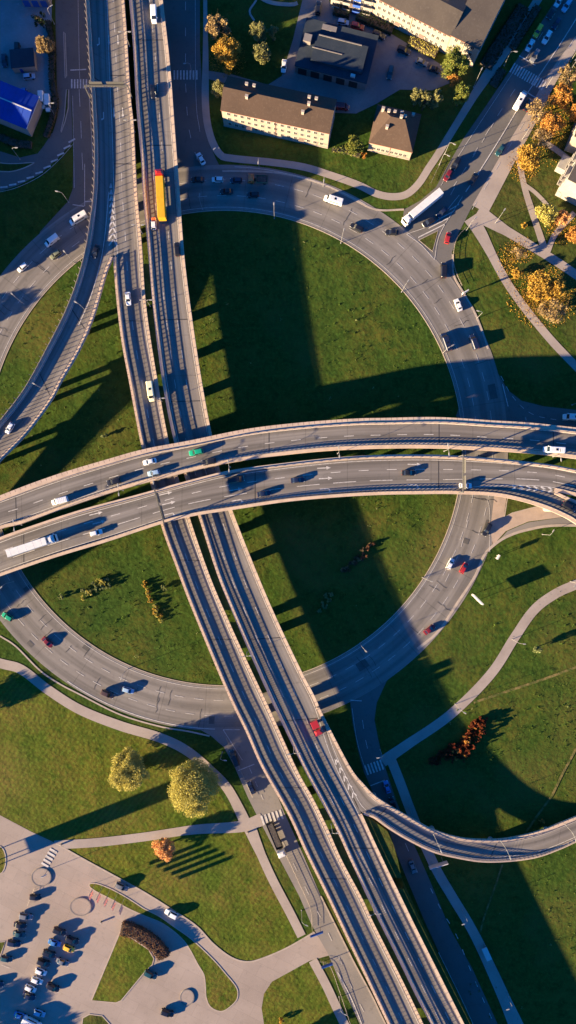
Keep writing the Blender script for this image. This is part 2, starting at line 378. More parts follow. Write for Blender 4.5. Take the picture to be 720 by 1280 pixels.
# pavements and paths
walk = [
 ([(256, -60), (257, 60), (257, 133), (263, 170), (275, 193), (290, 198), (340, 203), (380, 209), (413, 219), (447, 231), (470, 242), (490, 246), (508, 243), (523, 230), (536, 210), (548, 192), (575, 148), (600, 108), (640, 50), (672, 0), (710, -60)], [5, 5, 5, 7, 9, 9, 9, 9, 9, 9, 9, 9, 9, 9, 9, 10, 14, 13, 10, 10, 10]),
 ([(770, -40), (735, 30), (692, 95), (665, 145), (637, 194), (612, 240), (600, 262)], [10, 10, 11, 14, 17, 20, 22]),
 ([(588, 272), (602, 294), (636, 357), (680, 415), (722, 460), (760, 496)], [18, 11, 10, 10, 10, 10]),
 ([(596, 266), (625, 284), (668, 310), (700, 330), (730, 350), (780, 380)], [22, 12, 11, 11, 11, 11]),
 ([(647, 190), (655, 232), (664, 262), (675, 295), (682, 316)], [7, 7, 8, 8, 9]),
 ([(657, 232), (668, 240), (680, 252), (688, 262)], 5),
 ([(718, 266), (705, 280), (692, 296), (684, 316)], 7),
 ([(676, 176), (690, 184), (712, 200)], 7),
 ([(478, 952), (510, 930), (563, 893), (613, 843), (643, 797), (667, 763), (693, 743), (724, 729), (800, 700)], [14, 12, 12, 12, 12, 12, 12, 12, 12]),
 ([(-120, 800), (-60, 812), (0, 829), (27, 837), (60, 862), (100, 887), (150, 907), (200, 922), (233, 938), (262, 962), (284, 985), (302, 1018), (309, 1036)], [12] * 12 + [14]),
 ([(68, 1056), (120, 1053), (180, 1046), (242, 1037), (300, 1033), (328, 1024)], [11, 11, 11, 11, 13, 16]),
 ([(312, 1034), (322, 1058), (340, 1098), (362, 1140), (377, 1170)], [16, 11, 11, 11, 11]),
 ([(391, 1200), (408, 1232), (428, 1275), (460, 1340)], 11),
 ([(487, 945), (499, 975), (512, 1010), (525, 1042), (545, 1086), (566, 1122), (586, 1155), (604, 1190), (634, 1256), (670, 1340)], [12, 12, 12, 12, 12, 12, 13, 15, 20, 22]),
 ([(333, -50), (322, -4), (312, 14), (318, 26)], 2.5), ([(296, -30), (330, 0), (362, 6), (372, 4)], 5),
]
for pts, w in walk: strip('path', pts, w, M['path_paving'])
for pts, w in [([(592, 878), (640, 862), (690, 845), (760, 818)], 3.0), ([(690, 994), (704, 965), (722, 932), (750, 880)], 3.0), ([(650, 1052), (664, 1030), (690, 994)], 2.6), ([(628, 1080), (618, 1110), (607, 1140), (600, 1165)], 2.2)]:
    strip('dirt_track', pts, w, M['dirt'])
# traffic islands of the car park
raised('grass_island', [(180, 1135), (200, 1145), (217, 1157), (237, 1171), (255, 1187), (270, 1202), (282, 1216), (295, 1232), (298, 1242), (295, 1252), (282, 1263), (272, 1264), (262, 1258), (257, 1246), (256, 1230), (254, 1218), (247, 1206), (230, 1177), (205, 1156), (180, 1145), (160, 1136), (140, 1125), (122, 1116), (112, 1109), (112, 1104), (122, 1104), (140, 1111), (160, 1122)], M['lawn'], M['kerb'], smooth=2)
raised('grass_island', [(150, 1164), (165, 1172), (186, 1186), (193, 1198), (191, 1206), (180, 1217), (152, 1251), (145, 1254), (114, 1250)], M['lawn'], M['kerb'], smooth=0)
raised('grass_island', [(103, 1272), (112, 1267), (128, 1269), (138, 1280), (140, 1300), (100, 1300)], M['verge'], M['kerb'], smooth=0)
raised('grass_island', [(-1 + 9 * math.cos(R(t)), 1075 + 18 * math.sin(R(t)) ) for t in range(0, 360, 20)], M['lawn'], M['kerb'], smooth=0)
raised('grass_island', [(-30, 1180), (7, 1176), (2, 1192), (-4, 1206), (-30, 1230)], M['verge'], M['kerb'], smooth=0)
raised('paved_disc', [(52 + 12.5 * math.cos(R(t)), 1096 + 11.5 * math.sin(R(t))) for t in range(0, 360, 15)], M['concrete_paving'], M['yard_paving'], h=0.35, smooth=0)
raised('paved_disc', [(101 + 13.5 * math.cos(R(t)), 1133 + 11.5 * math.sin(R(t))) for t in range(0, 360, 15)], M['concrete_paving'], M['yard_paving'], h=0.3, smooth=0)
raised('paved_disc', [(234 + 9 * math.cos(R(t)), 1246 + 10 * math.sin(R(t))) for t in range(0, 360, 15)], M['concrete_paving'], M['yard_paving'], h=0.35, smooth=0)
# grass between frontage road and pavement, verge between road and deck
for pts in ([(252, 900), (264, 906), (280, 918)],): pass
# kerbs where the photograph shows a pale edge
kerb([(0, 795), (20, 808), (50, 838), (75, 855), (100, 868), (150, 893), (200, 908), (235, 914), (262, 920)], 0.5)
kerb([(278, 214), (300, 214), (345, 216), (380, 223), (410, 233), (440, 248), (470, 262), (505, 262)], 0.6)
kerb([(566, 318), (567, 343), (578, 364), (592, 388), (602, 412), (610, 436)], 0.6)
kerb([(522, 811), (548, 789), (573, 752), (594, 720), (606, 693), (623, 677), (640, 668), (660, 662), (690, 657), (740, 657)], 0.9)
kerb([(401, 1120), (422, 1162), (442, 1202), (465, 1245), (482, 1280), (520, 1352)], 0.5)
kerb([(70, 1054), (105, 1074), (140, 1093), (180, 1115), (212, 1135), (245, 1157), (267, 1180), (290, 1197), (310, 1202), (330, 1197), (360, 1184), (393, 1165)], 0.5)
# ---- markings on the ground
ZM = 0.135
pt = Paint()
for r in (315.5, 335):
    for a in range(0, 360):
        pass
    pt.line(ring(r), 0.16, ZM, 3.2, 3.6, start=1.0 if r < 320 else 3)
pt.line(ring(301), 0.14, ZM)
pt.line(ring(351.5, 236, 268), 0.25, ZM); pt.line(ring(351.5, 60, 88), 0.14, ZM)
def dash(pts, on=3, off=5, w=0.16): pt.line(gpts(pts), w, ZM, on, off)
def solid(pts, w=0.16): pt.line(gpts(pts), w, ZM)
# avenue
solid([(582, 240), (600, 213), (630, 165), (655, 123), (679, 87), (710, 40), (740, -10)], 0.3)
dash([(563, 244), (580, 213), (600, 180), (625, 140), (650, 102)]); dash([(590, 262), (608, 232), (640, 178), (663, 140)])
dash([(657, 74), (680, 38), (706, -2)]); solid([(551, 232), (575, 192), (605, 146), (643, 88)], 0.12); dash([(696, 84), (725, 36)])
dash([(567, 233), (590, 198), (618, 152)], 2, 4)
solid([(649, 70), (669, 82)], 0.4); solid([(654, 113), (672, 124)], 0.4)
for i in range(8):                                                   # hatching before the splitter island
    t = i / 8; a = (556 + 22 * t, 281 - 32 * t); c = (522 + 52 * t, 298 - 46 * t); 
    if i % 2 == 0: pt.quad([P(*a), P(a[0] + 1.6, a[1] - 2.2), P(c[0] + 1.6, c[1] - 2.2), P(*c)], ZM)
solid([(508, 293), (526, 306), (543, 325)], 0.18); solid([(508, 293), (544, 278), (574, 244)], 0.16); solid([(543, 325), (550, 292), (578, 246)], 0.16)
def crosswalk(a, c, length, n, duty=0.5):
    A_, C_ = P(*a), P(*c); d = (C_ - A_); nr = Vector((-d.y, d.x, 0)).normalized() * length / 2
    for i in range(n):
        p = A_ + d * ((i + 0.25) / n); q = A_ + d * ((i + 0.25 + duty) / n)
        pt.quad([p + nr, p - nr, q - nr, q + nr], ZM)
crosswalk((639, 84), (681, 108), 3.6, 14); crosswalk((88, 105), (110, 105), 3.2, 6); crosswalk((216, 94), (248, 94), 3.2, 8)
crosswalk((456, 963), (479, 955), 3.6, 6); crosswalk((326, 1026), (354, 1017), 3.4, 6); crosswalk((68, 1061), (55, 1083), 2.8, 5)
solid([(88, 88), (108, 87)], 0.4); solid([(463, 982), (481, 975)], 0.35); solid([(298, 963), (318, 955)], 0.3)
# west road
solid([(97, -40), (99, 70), (100, 100)], 0.12); dash([(99, 112), (101, 150), (103, 200), (106, 245)], 6, 5); solid([(111, 110), (114, 160), (117, 215)], 0.15)
solid([(91, 256), (105, 258)], 0.3); solid([(106, 252), (116, 252)], 0.3); solid([(106, 205), (106, 258)], 0.2); solid([(91, 120), (93, 235)], 0.12)
for i in range(11):                                                  # give-way blocks of the side road
    c = [(90, 176), (84, 184), (76, 193), (68, 201), (59, 209), (49, 216), (38, 222), (27, 227), (16, 231), (5, 234), (-8, 236)][i]
    A_ = P(*c); d = Vector((0.80, 0.42, 0)).normalized().lerp(Vector((1, -0.1, 0)), i / 14).normalized() * 1.3; nr = Vector((-d.y, d.x, 0)).normalized() * 0.28
    pt.quad([A_ + d + nr, A_ - d + nr, A_ - d - nr, A_ + d - nr], ZM)
solid([(91, 181), (74, 200), (51, 220), (23, 234), (0, 240), (-30, 243)], 0.12)
# frontage road, slip road and the others
dash([(312, 960), (330, 1002)], 2, 3); dash([(352, 1050), (388, 1122), (413, 1172), (440, 1235), (460, 1275)], 3, 6); solid([(279, 912), (300, 912)], 0.2); solid([(279, 912), (303, 950)], 0.2)
solid([(422, 1215), (440, 1250), (456, 1290)], 0.3)
dash([(453, 900), (458, 930), (466, 958)], 3, 4); solid([(440, 885), (446, 925), (456, 960)], 0.14); dash([(486, 1000), (505, 1050), (524, 1095)], 3, 5)
dash([(538, 1110), (552, 1138), (570, 1168), (585, 1205), (602, 1245), (620, 1285)], 2, 4, 0.25); solid([(548, 1190), (580, 1255), (600, 1300)], 0.2)
dash([(626, 470), (640, 495), (662, 516), (690, 524), (730, 527)], 2, 2); solid([(628, 480), (635, 508)], 0.25); solid([(438, 875), (452, 876)], 0.3)
dash([(232, -30), (232, 84)], 3, 6); dash([(232, 105), (236, 160), (248, 205)], 3, 5); solid([(244, -30), (245, 120), (250, 165)], 0.12)
solid([(612, 690), (612, 640), (609, 625)], 0.14); dash([(585, 650), (574, 690), (555, 730)], 3, 3.6)
# bays of the car park, faint wear lines
for k in range(6): solid([(2 + 5 * k, 1206 - 12 * k), (12 + 5 * k, 1210 - 12 * k)], 0.1)
pt.build()

# repair patches and sealed cracks
M['patch'] = mat('asphalt_patch', (0.085, 0.078, 0.072), 0.9, [(0.6, 5, (0.11, 0.10, 0.092), .4, .7)]); M['crack'] = mat('crack_sealant', (0.045, 0.042, 0.04), .7)
r = random.Random(31)
for i in range(15):
    a = r.uniform(0, 360); rr = r.choice([305, 324, 343]) + r.uniform(-3, 3); da = r.uniform(.6, 3.2); dr = r.uniform(2, 6)
    ps = [(281 + q * math.cos(R(t)), 560 - q * math.sin(R(t))) for q, t in ((rr - dr, a), (rr - dr, a + da), (rr + dr, a + da), (rr + dr, a))]
    sheet('asphalt_patch', ps, M['patch'], z=.118)
b = MB()
for i in range(60):
    a = r.uniform(0, 360); q0 = r.uniform(299, 330); n_ = r.randint(3, 7); pts = []
    for k in range(n_): pts.append(P(281 + (q0 + k * 4) * math.cos(R(a + r.uniform(-.25, .25))), 560 - (q0 + k * 4) * math.sin(R(a + r.uniform(-.25, .25)))))
    for u, v in zip(pts, pts[1:]):
        d = (v - u).normalized(); nn = Vector((-d.y, d.x, 0)) * .07; z = Vector((0, 0, .124 + i * .0001)); b.face([u + nn + z, u - nn + z, v - nn + z, v + nn + z])
o = b.build('road_cracks', M['crack']); o['kind'] = 'structure'
for p in o.data.polygons:
    if p.normal.z < 0: p.flip()

# ---------------------------------------------------------------- viaducts
EDGE = {}
def world(pts, z): return [P(p.x, p.y, z if not callable(z) else z(p)) for p in pts]
def carriageway(root, lpx, rpx, z, mat_, thick=1.5, pmat=None):
    """a deck slab between two edge polylines of photo pixels at height z -> (left, right) world polylines"""
    Lw = world(crom(lpx, 4), z); Rw = world(crom(rpx, 4), z)
    n = max(len(Lw), len(Rw)); Lw = resample(Lw, n); Rw = resample(Rw, n)
    b = MB(); g = MB(); s = 0
    def sec(i):
        l, r = Lw[i], Rw[i]; d = r - l
        dn = lambda f, h: l + d * f + Vector((0, 0, -h))
        return [l + Vector((0, 0, -0.012)), r + Vector((0, 0, -0.012)), dn(1, 0.45 if thick > 1.25 else 1.1), dn(0.78, thick), dn(0.22, thick), dn(0, 0.45 if thick > 1.25 else 1.1)]  # overpass slabs get deeper edges, shaped to keep light out of the gap
    prev = None
    for i in range(n):
        c = sec(i)
        if prev:
            for k in range(6):
                j = (k + 1) % 6
                g.face([prev[k], prev[j], c[j], c[k]])
            d = (Lw[i] - Lw[i - 1]).length
            b.face([Lw[i - 1], Rw[i - 1], Rw[i], Lw[i]], 0, [(s, 0), (s, 1), (s + d, 1), (s + d, 0)]); s += d
        prev = c
    o = g.build('deck', M['girder'], root)
    o2 = b.build('road_surface', mat_, root)
    if o2.data.polygons[0].normal.z < 0: o2.data.flip_normals()
    return Lw, Rw

def frac(Lw, Rw, f): return [a.lerp(b, f) for a, b in zip(Lw, Rw)]

def ledge_and_rail(root, pts, inward, kind='open', width=1.0, pitch=1.5, blocks=False, skirt=.5):
    """concrete ledge along an edge polyline (world points), with crash barrier at its inner side and railing at its outer side.
    inward = +1 when the carriageway lies to the left of the direction of travel along pts"""
    n = len(pts); c = MB(); rail = MB()
    L = [0.0]
    for a, d in zip(pts, pts[1:]): L.append(L[-1] + (d - a).length)
    def nrm(i):
        t = (pts[min(i + 1, n - 1)] - pts[max(i - 1, 0)]); t.z = 0; t.normalize(); return Vector((-t.y, t.x, 0)) * inward, t
    prev = None
    for i in range(n):
        nr, t = nrm(i); p = pts[i]; up = Vector((0, 0, 1))
        prof = [p - nr * 0.12 - up * skirt, p - nr * 0.12 + up * 0.30, p + nr * (width - 0.1) + up * 0.26, p + nr * width + up * 0.0]
        if prev:
            for k in range(3): c.face([prev[k], prof[k], prof[k + 1], prev[k + 1]], 0, [(L[i - 1], k / 3), (L[i], k / 3), (L[i], (k + 1) / 3), (L[i - 1], (k + 1) / 3)])
        prev = prof
    lo = c.build('ledge', M['ledge_blocks' if blocks else 'ledge_smooth'], root)
    # fix orientation
    if lo.data.polygons[min(1, len(lo.data.polygons) - 1)].normal.z < 0: lo.data.flip_normals()
    def at(s):
        j = 0
        lo_, hi = 0, n - 2
        while lo_ < hi:
            mid = (lo_ + hi + 1) // 2
            if L[mid] <= s: lo_ = mid
            else: hi = mid - 1
        j = lo_
        return pts[j].lerp(pts[j + 1], (s - L[j]) / max(1e-6, L[j + 1] - L[j])), nrm(j)
    def ribbon(off, z0, z1, th):
        pr = None
        for i in range(n):
            nr, t = nrm(i); a = pts[i] + nr * off
            cur = [a - nr * th / 2 + Vector((0, 0, z0)), a + nr * th / 2 + Vector((0, 0, z0)), a + nr * th / 2 + Vector((0, 0, z1)), a - nr * th / 2 + Vector((0, 0, z1))]
            if pr:
                for k in range(4):
                    j = (k + 1) % 4
                    rail.face([pr[k], pr[j], cur[j], cur[k]])
            pr = cur
    def posts(off, z0, z1, w, pit):
        s = 0.4
        while s < L[-1]:
            p, (nr, t) = at(s); rail.box(p + nr * off + Vector((0, 0, z0)), w, w, z1 - z0, t); s += pit
    if kind == 'open':          # W-beam on posts, handrail above
        ribbon(width - 0.12, 0.52, 1.02, 0.10); ribbon(width - 0.12, 1.36, 1.50, 0.09); posts(width - 0.12, 0.2, 1.42, 0.17, pitch)
    elif kind == 'tall':
        ribbon(width - 0.12, 0.75, 1.22, 0.10); ribbon(width - 0.12, 1.52, 1.66, 0.09); posts(width - 0.12, 0.2, 1.6, 0.16, pitch)
    elif kind == 'wall':        # solid parapet with tall posts
        ribbon(0.12, 0.25, 1.55, 0.16); posts(0.12, 1.5, 3.6, 0.15, 2.3)
    elif kind == 'low':
        ribbon(width - 0.12, 0.55, 0.92, 0.10); posts(width - 0.12, 0.2, 0.92, 0.12, pitch * 2)
    ro = rail.build('railing', M['galv'], root)
    return lo

# ledge made of cornice blocks with open joints, along UV u
m = mat('cornice_concrete', (0.52, 0.39, 0.30), 0.85, [(0.3, 6, (0.40, 0.30, 0.235), 0.42, 0.72), (3, 4, (0.36, 0.27, 0.21), 0.58, 0.85)], [(3, 0.15, 0.03)])
nt = m.node_tree; N = nt.nodes; Lk = nt.links; bs = N['Principled BSDF']
uv = N.new('ShaderNodeUVMap'); sp = N.new('ShaderNodeSeparateXYZ'); Lk.new(uv.outputs[0], sp.inputs[0])
md = N.new('ShaderNodeMath'); md.operation = 'MODULO'; md.inputs[1].default_value = 1.8; Lk.new(sp.outputs[0], md.inputs[0])
gt = N.new('ShaderNodeMath'); gt.operation = 'LESS_THAN'; gt.inputs[1].default_value = 0.22; Lk.new(md.outputs[0], gt.inputs[0])
ed = N.new('ShaderNodeMath'); ed.operation = 'LESS_THAN'; ed.inputs[1].default_value = 0.48; Lk.new(sp.outputs[1], ed.inputs[0])
mu = N.new('ShaderNodeMath'); mu.operation = 'MULTIPLY'; Lk.new(gt.outputs[0], mu.inputs[0]); Lk.new(ed.outputs[0], mu.inputs[1])
x = N.new('ShaderNodeMix'); x.data_type = 'RGBA'; Lk.new(mu.outputs[0], x.inputs[0]); Lk.new(bs.inputs['Base Color'].links[0].from_socket, x.inputs[6]); x.inputs[7].default_value = (0.26, 0.19, 0.15, 1)
Lk.new(x.outputs[2], bs.inputs['Base Color'])
M['ledge_blocks'] = m
M['ledge_smooth'] = mat('smooth_ledge_concrete', (0.54, 0.41, 0.315), 0.85, [(0.3, 6, (0.42, 0.32, 0.25), 0.42, 0.72), (3, 4, (0.40, 0.30, 0.235), 0.58, 0.85)], [(3, 0.1, 0.02)])

def piers(root, spots, z, vec, cols=2, gap=3.4, r=0.95):
    """portal piers: twin columns and a cap beam; spots = world centre points, vec = direction across the deck"""
    for c, v in spots:
        v = Vector((v[0], v[1], 0)).normalized(); b = MB()
        z_ = z if not callable(z) else c.z
        for k in range(cols):
            q = c + v * (k - (cols - 1) / 2) * gap
            b.tube(Vector((q.x, q.y, -0.3)), Vector((q.x, q.y, z_ - 2.3)), r, r, 14)
        b.box(Vector((c.x, c.y, z_ - 2.35)), gap * (cols - 1) + 3.0, 1.7, 0.87, v)
        b.build('pier', M['girder'], root)

def joint(root, Lw, Rw, idx, paint):
    pass

ZL = 8.1; ZE = 13.5
# pixel polylines of the deck edges --------------------------------------------------------------
rampL_left = ext([(108, 0), (113, 80), (117, 140), (119, 190), (118, 240), (113, 280), (107, 317), (97, 353), (83, 390), (63, 430), (37, 478), (20, 503), (0, 528)], 90, 170)
split = ext([(130.5, 0), (133, 80), (135.5, 140), (137, 190), (138, 240), (140, 280), (142, 317)], 90, 0)
rampL_right = split + [Vector(q) for q in ext([(133, 343), (117, 397), (100, 437), (77, 477), (63, 503), (33, 543), (0, 577)], 0, 170)]
mainL_left = split + [Vector(q) for q in ext([(143, 337), (147, 383), (153, 430), (162, 478), (175, 547), (187, 597), (202, 657), (220, 707), (240, 760), (283, 863), (307, 913), (327, 958), (360, 1017), (382, 1065), (409, 1120), (435, 1175), (460, 1227), (485, 1280)], 0, 110)]
mainL_right = ext([(155, 0), (158, 40), (163, 120), (167, 160), (171, 240), (177, 307), (183, 387), (197, 478), (211, 553), (226, 610), (240, 657), (262, 720), (283, 770), (307, 823), (337, 887), (370, 960), (392, 1000), (410, 1037), (427, 1075), (451, 1120), (465, 1150), (485, 1190), (505, 1230), (529, 1280)], 90, 110)
mainR_left = ext([(162, 0), (167, 60), (171, 133), (177, 200), (179, 240), (185, 307), (192, 387), (203.5, 478), (218, 552), (233, 600), (250, 650), (272, 718), (290, 763), (313, 817), (340, 877), (378, 956), (397, 992), (420, 1035), (437, 1072), (459, 1120), (478.5, 1160), (500, 1203), (520.5, 1245), (539, 1280)], 90, 110)
splitR_a = [(203, 0), (212, 80), (218, 160), (224, 239), (230, 320), (240, 400), (252, 478), (263, 537), (275, 590), (290, 638), (322, 719), (347, 777), (377, 840), (398, 882)]
splitR = [(415, 936), (432, 976), (450, 1013)]
mainR_right = ext(splitR_a + splitR + [(465, 1046), (482, 1082), (500, 1119), (517, 1154), (540, 1200), (555, 1230), (580, 1280)], 90, 110)
rampR_left = ext([(398, 884)] + splitR + [(467, 1022), (485, 1035), (510, 1050), (539, 1064), (565, 1071), (602, 1077), (640, 1076), (672, 1071), (700, 1061), (720, 1052)], 0, 130)
rampR_right = ext([(399, 884), (403, 893), (437, 958), (455, 981), (470, 996), (495, 1012), (520, 1026), (539, 1036), (565, 1045), (590, 1049), (625, 1049), (655, 1044), (680, 1037), (705, 1027), (720, 1021)], 0, 130)
N_up = ext([(-360, 860), (-300, 806), (-240, 758), (-180, 715), (-120, 678), (-60, 646), (0, 620), (67, 595), (133, 575), (180, 562), (238, 551), (307, 537), (373, 529), (440, 524), (480, 523), (547, 522), (613, 526), (663, 529), (720, 535)], 60, 160)
N_dn = ext([(-360, 899), (-300, 845), (-240, 797), (-180, 754), (-120, 717), (-60, 685), (0, 661), (27, 654), (80, 635), (153, 611), (240, 588), (287, 578), (340, 570), (407, 563), (480, 560), (547, 560), (613, 563), (670, 567), (720, 573)], 60, 160)
S_up = ext([(-360, 910), (-300, 856), (-240, 808), (-180, 765), (-120, 728), (-60, 696), (0, 672), (33, 660), (100, 638), (167, 620), (240, 600), (290, 588), (357, 579), (423, 572), (480, 569), (547, 569), (613, 573), (680, 580), (720, 587)], 60, 160)
S_split = [(563, 616), (613, 613), (650, 611), (688, 613)]
S_dn = ext([(-360, 957), (-300, 903), (-240, 855), (-180, 812), (-120, 775), (-60, 743), (0, 720), (67, 697), (133, 677), (200, 655), (240, 645), (290, 637), (357, 627), (423, 621), (480, 618), (540, 617)] + S_split + [(720, 620)], 60, 160)
SR_up = ext([(545, 616.5)] + S_split + [(704, 619), (722, 627)], 0, 140)
SR_dn = ext([(545, 617), (563, 617), (613, 619), (647, 625), (680, 635), (707, 647), (722, 656)], 0, 140)

def cut(px, test): return [p for p in crom(px, 4) if test(p)]
VIA = {}
def viaduct(key, name, label, lpx, rpx, z, rails, lanes, edges, pier_at, thick=1.5):
    c = P(lpx[len(lpx) // 2][0], lpx[len(lpx) // 2][1], 0)
    root = empty('viaduct' if 'ramp' not in name else 'viaduct_ramp', (0, 0, 0)); tag(root, label, 'viaduct')
    Lw, Rw = carriageway(root, lpx, rpx, z, M['deck_asphalt'], thick)
    for px, inward, kind, test in rails:
        run = []; runs = [run]
        for p in crom(px, 4):                       # a rail stops at a fork and starts again after it
            if test(p): run.append(p)
            elif run: run = []; runs.append(run)
        for run in runs:
            if len(run) > 2: ledge_and_rail(root, world(run, z), inward, kind, 1.9 if px is N_up else 1.0, 1.5, px in (N_up, mainL_left, rampR_right), 1.6 if px in (N_dn, S_up) else .5)  # skirt deepened beside the overpass gap to stop sunlight leaking through
    pa = Paint()
    for f, on, off, w in lanes: pa.line(frac(Lw, Rw, f), w, 0.012, on, off, 2)
    for f in edges: pa.line(frac(Lw, Rw, f), 0.18, 0.012)
    VIA[key] = (root, Lw, Rw, pa, z)
    spots = []
    zz = z
    for py, axis in pier_at:
        best = min(range(len(Lw)), key=lambda i: abs(((Lw[i] + Rw[i]) * 0.5)[axis] - py))
        mid = (Lw[best] + Rw[best]) * 0.5; spots.append((mid, Rw[best] - Lw[best]))
    w = (Rw[len(Rw) // 2] - Lw[len(Lw) // 2]).length
    piers(root, spots, zz if callable(zz) else zz - (thick - 1.5), None, 2, max(2.6, w * 0.33))
    return root
al = lambda p: True
Y = lambda py: P(360, py, 8)[1]
X = lambda px: P(px, 640, 13)[0]
zR = lambda p: ZL - 3.0 * max(0, min(1, (p[0] - 475) / 170.0))
zr = lambda p: ZL - 0.9 * max(0, min(1, (p[1] - 330) / 250.0))
viaduct('rampL', 'ramp', 'curved ramp with solid parapets bending away south west from the hatched fork', rampL_left, rampL_right, zr,
        [(rampL_left, 1, 'wall', al), (rampL_right, -1, 'open', lambda p: p.y > 317)], [], [0.14], [(Y(p), 1) for p in (20, 120, 220, 300, 402, 490, 570)])
viaduct('mainL', 'main', 'north to south viaduct carriageway on the west side, with lane arrows under a sign gantry', mainL_left, mainL_right, ZL,
        [(mainL_left, 1, 'open', lambda p: p.y > 317), (mainL_right, -1, 'open', al)], [(0.45, 3, 7, 0.16)], [0.13, 0.87], [(Y(p), 1) for p in (40, 145, 250, 355, 460, 690, 795, 900, 1005, 1110, 1215)])
viaduct('mainR', 'main', 'north to south viaduct carriageway on the east side, carrying the yellow lorry', mainR_left, mainR_right, ZL,
        [(mainR_left, 1, 'tall', al), (mainR_right, -1, 'low', lambda p: p.y < 884 or p.y > 1013)], [(0.31, 3, 7, 0.16), (0.61, 3, 7, 0.16)], [0.11, 0.90], [(Y(p), 1) for p in (40, 145, 250, 395, 495, 705, 800, 900, 1005, 1110, 1215)])
viaduct('rampR', 'ramp', 'slender curved ramp leaving the viaduct by chevron markings and sweeping east', rampR_left, rampR_right, zR,
        [(rampR_left, 1, 'open', lambda p: p.y > 1013), (rampR_right, -1, 'low', al)], [], [0.2, 0.82], [(X(p), 0) for p in (470, 545, 625, 700)], 1.3)
viaduct('N', 'main', 'upper east to west overpass carriageway with a blocky parapet, north of its twin', N_up, N_dn, ZE,
        [(N_up, -1, 'low', al), (N_dn, 1, 'open', al)], [(0.56, 3.2, 5.5, 0.2)], [0.2, 0.86], [(X(p), 0) for p in (-10, 100, 330, 430, 530, 640)], 1.2)
viaduct('S', 'main', 'lower east to west overpass carriageway marked with turn arrows, south of its twin', S_up, S_dn, ZE,
        [(S_up, -1, 'low', al), (S_dn, 1, 'open', lambda p: p.x < 548 or p.x > 688)], [(0.37, 3.2, 6, 0.2), (0.64, 7.5, 4.5, 0.2)], [0.13, 0.87], [(X(p), 0) for p in (-10, 110, 330, 430, 530, 640)], 1.2)
viaduct('SR', 'ramp', 'exit ramp peeling off the lower overpass at its hatched gore', SR_up, SR_dn, ZE,
        [(SR_up, -1, 'low', lambda p: p.x > 690), (SR_dn, 1, 'open', al)], [], [0.85], [(X(700), 0)], 1.2)

# chevrons, arrows and gore hatching, in photo pixels on the decks
def dpx(px, py, z): return P(px, py, z)
def bar(pa, a, c, w, z):
    A_, C_ = P(a[0], a[1], z), P(c[0], c[1], z); d = (C_ - A_).normalized(); nr = Vector((-d.y, d.x, 0)) * w / 2
    pa.quad([A_ + nr, A_ - nr, C_ - nr, C_ + nr], 0.016)
def arrow(pa, c, d, ln, z, turn=0):
    """lane arrow: centre px, direction px vector, length px"""
    d = Vector(d).normalized(); n = Vector((-d.y, d.x)); c = Vector(c)
    a = c - d * ln / 2; e = c + d * ln * 0.18; tip = c + d * ln / 2
    if turn:
        e2 = e + n * turn * ln * 0.14; tip = e2 + d * ln * 0.20 + n * turn * ln * 0.06; bar(pa, a, e, 0.3, z); bar(pa, e, e2 + d * ln * .06, 0.4, z); e = e2
    else: bar(pa, a, e, 0.3, z)
    w = ln * 0.13
    pa.b.face([P(*(e + n * w), z) + Vector((0, 0, 0.02)), P(*(e - n * w), z) + Vector((0, 0, 0.02)), P(*tip, z) + Vector((0, 0, 0.02))])
pL = VIA['mainL'][3]
for i in range(11):
    y = 232 + i * 8; x = 138.6 + i * 0.35; w = 1.0 + i * 0.52; x0 = 138.2
    if y < 312: bar(pL, (x, y - 2 - w * .5), (x - w, y + 3), 0.45, ZL); bar(pL, (x, y - 2 - w * .5), (x + w * .8, y + 3), 0.45, ZL)
pr_ = VIA['rampL'][3]
for i in range(9):
    y = 322 + i * 8.5; x = 139.5 - i * 3.3; bar(pr_, (x, y - 6), (x - 8 + i * 0.5, y + 6), 0.55, ZL - .2 - i * .06)
pr_.line([P(p.x, p.y, zr(p)) for p in crom([(136, 240), (131, 295), (125, 330), (113, 372), (98, 407)], 4)], 0.22, 0.014)
for c, t in (((136, 50), 0), ((147.5, 50), 0), ((142.5, 141), 0), ((153.5, 141), 0)): arrow(pL, c, (0.04, 1), 13, ZL)
arrow(pr_, (124, 53), (0.04, 1), 12, ZL, 1); arrow(pr_, (129.5, 146), (0.04, 1), 12, ZL, 1)
pS = VIA['S'][3]
for c, t in (((207, 617), 0), ((211, 629), 0), ((213, 642), 1), ((295, 612), 0), ((298, 625), 1), ((405, 585), 0), ((407, 598), 0), ((408, 611), 1), ((518, 580.5), 0), ((518, 606), 1), ((120, 642), 0), ((124, 653), 0)):
    a = -0.25 if c[0] < 250 else (-0.17 if c[0] < 350 else (-0.05 if c[0] < 450 else 0.02))
    arrow(pS, c, (1, a), 17, ZE, t)
for i in range(6):
    x = 640 + i * 9; bar(pS, (x, 606.5 + i * .5), (x + 6, 609 + i * .7), 0.5, ZE); bar(pS, (x + 6, 609 + i * .7), (x, 611.5 + i * .7), 0.5, ZE)
pR = VIA['rampR'][3]
for i in range(5):
    t = i / 5; x = 419 + 27 * t; y = 948 + 52 * t; w = 1 + 5 * t
    bar(pR, (x, y), (x + 1.5 - w * .25, y + 8), 0.4, ZL); bar(pR, (x, y), (x + 3.5 + w * .35, y + 5), 0.4, ZL)
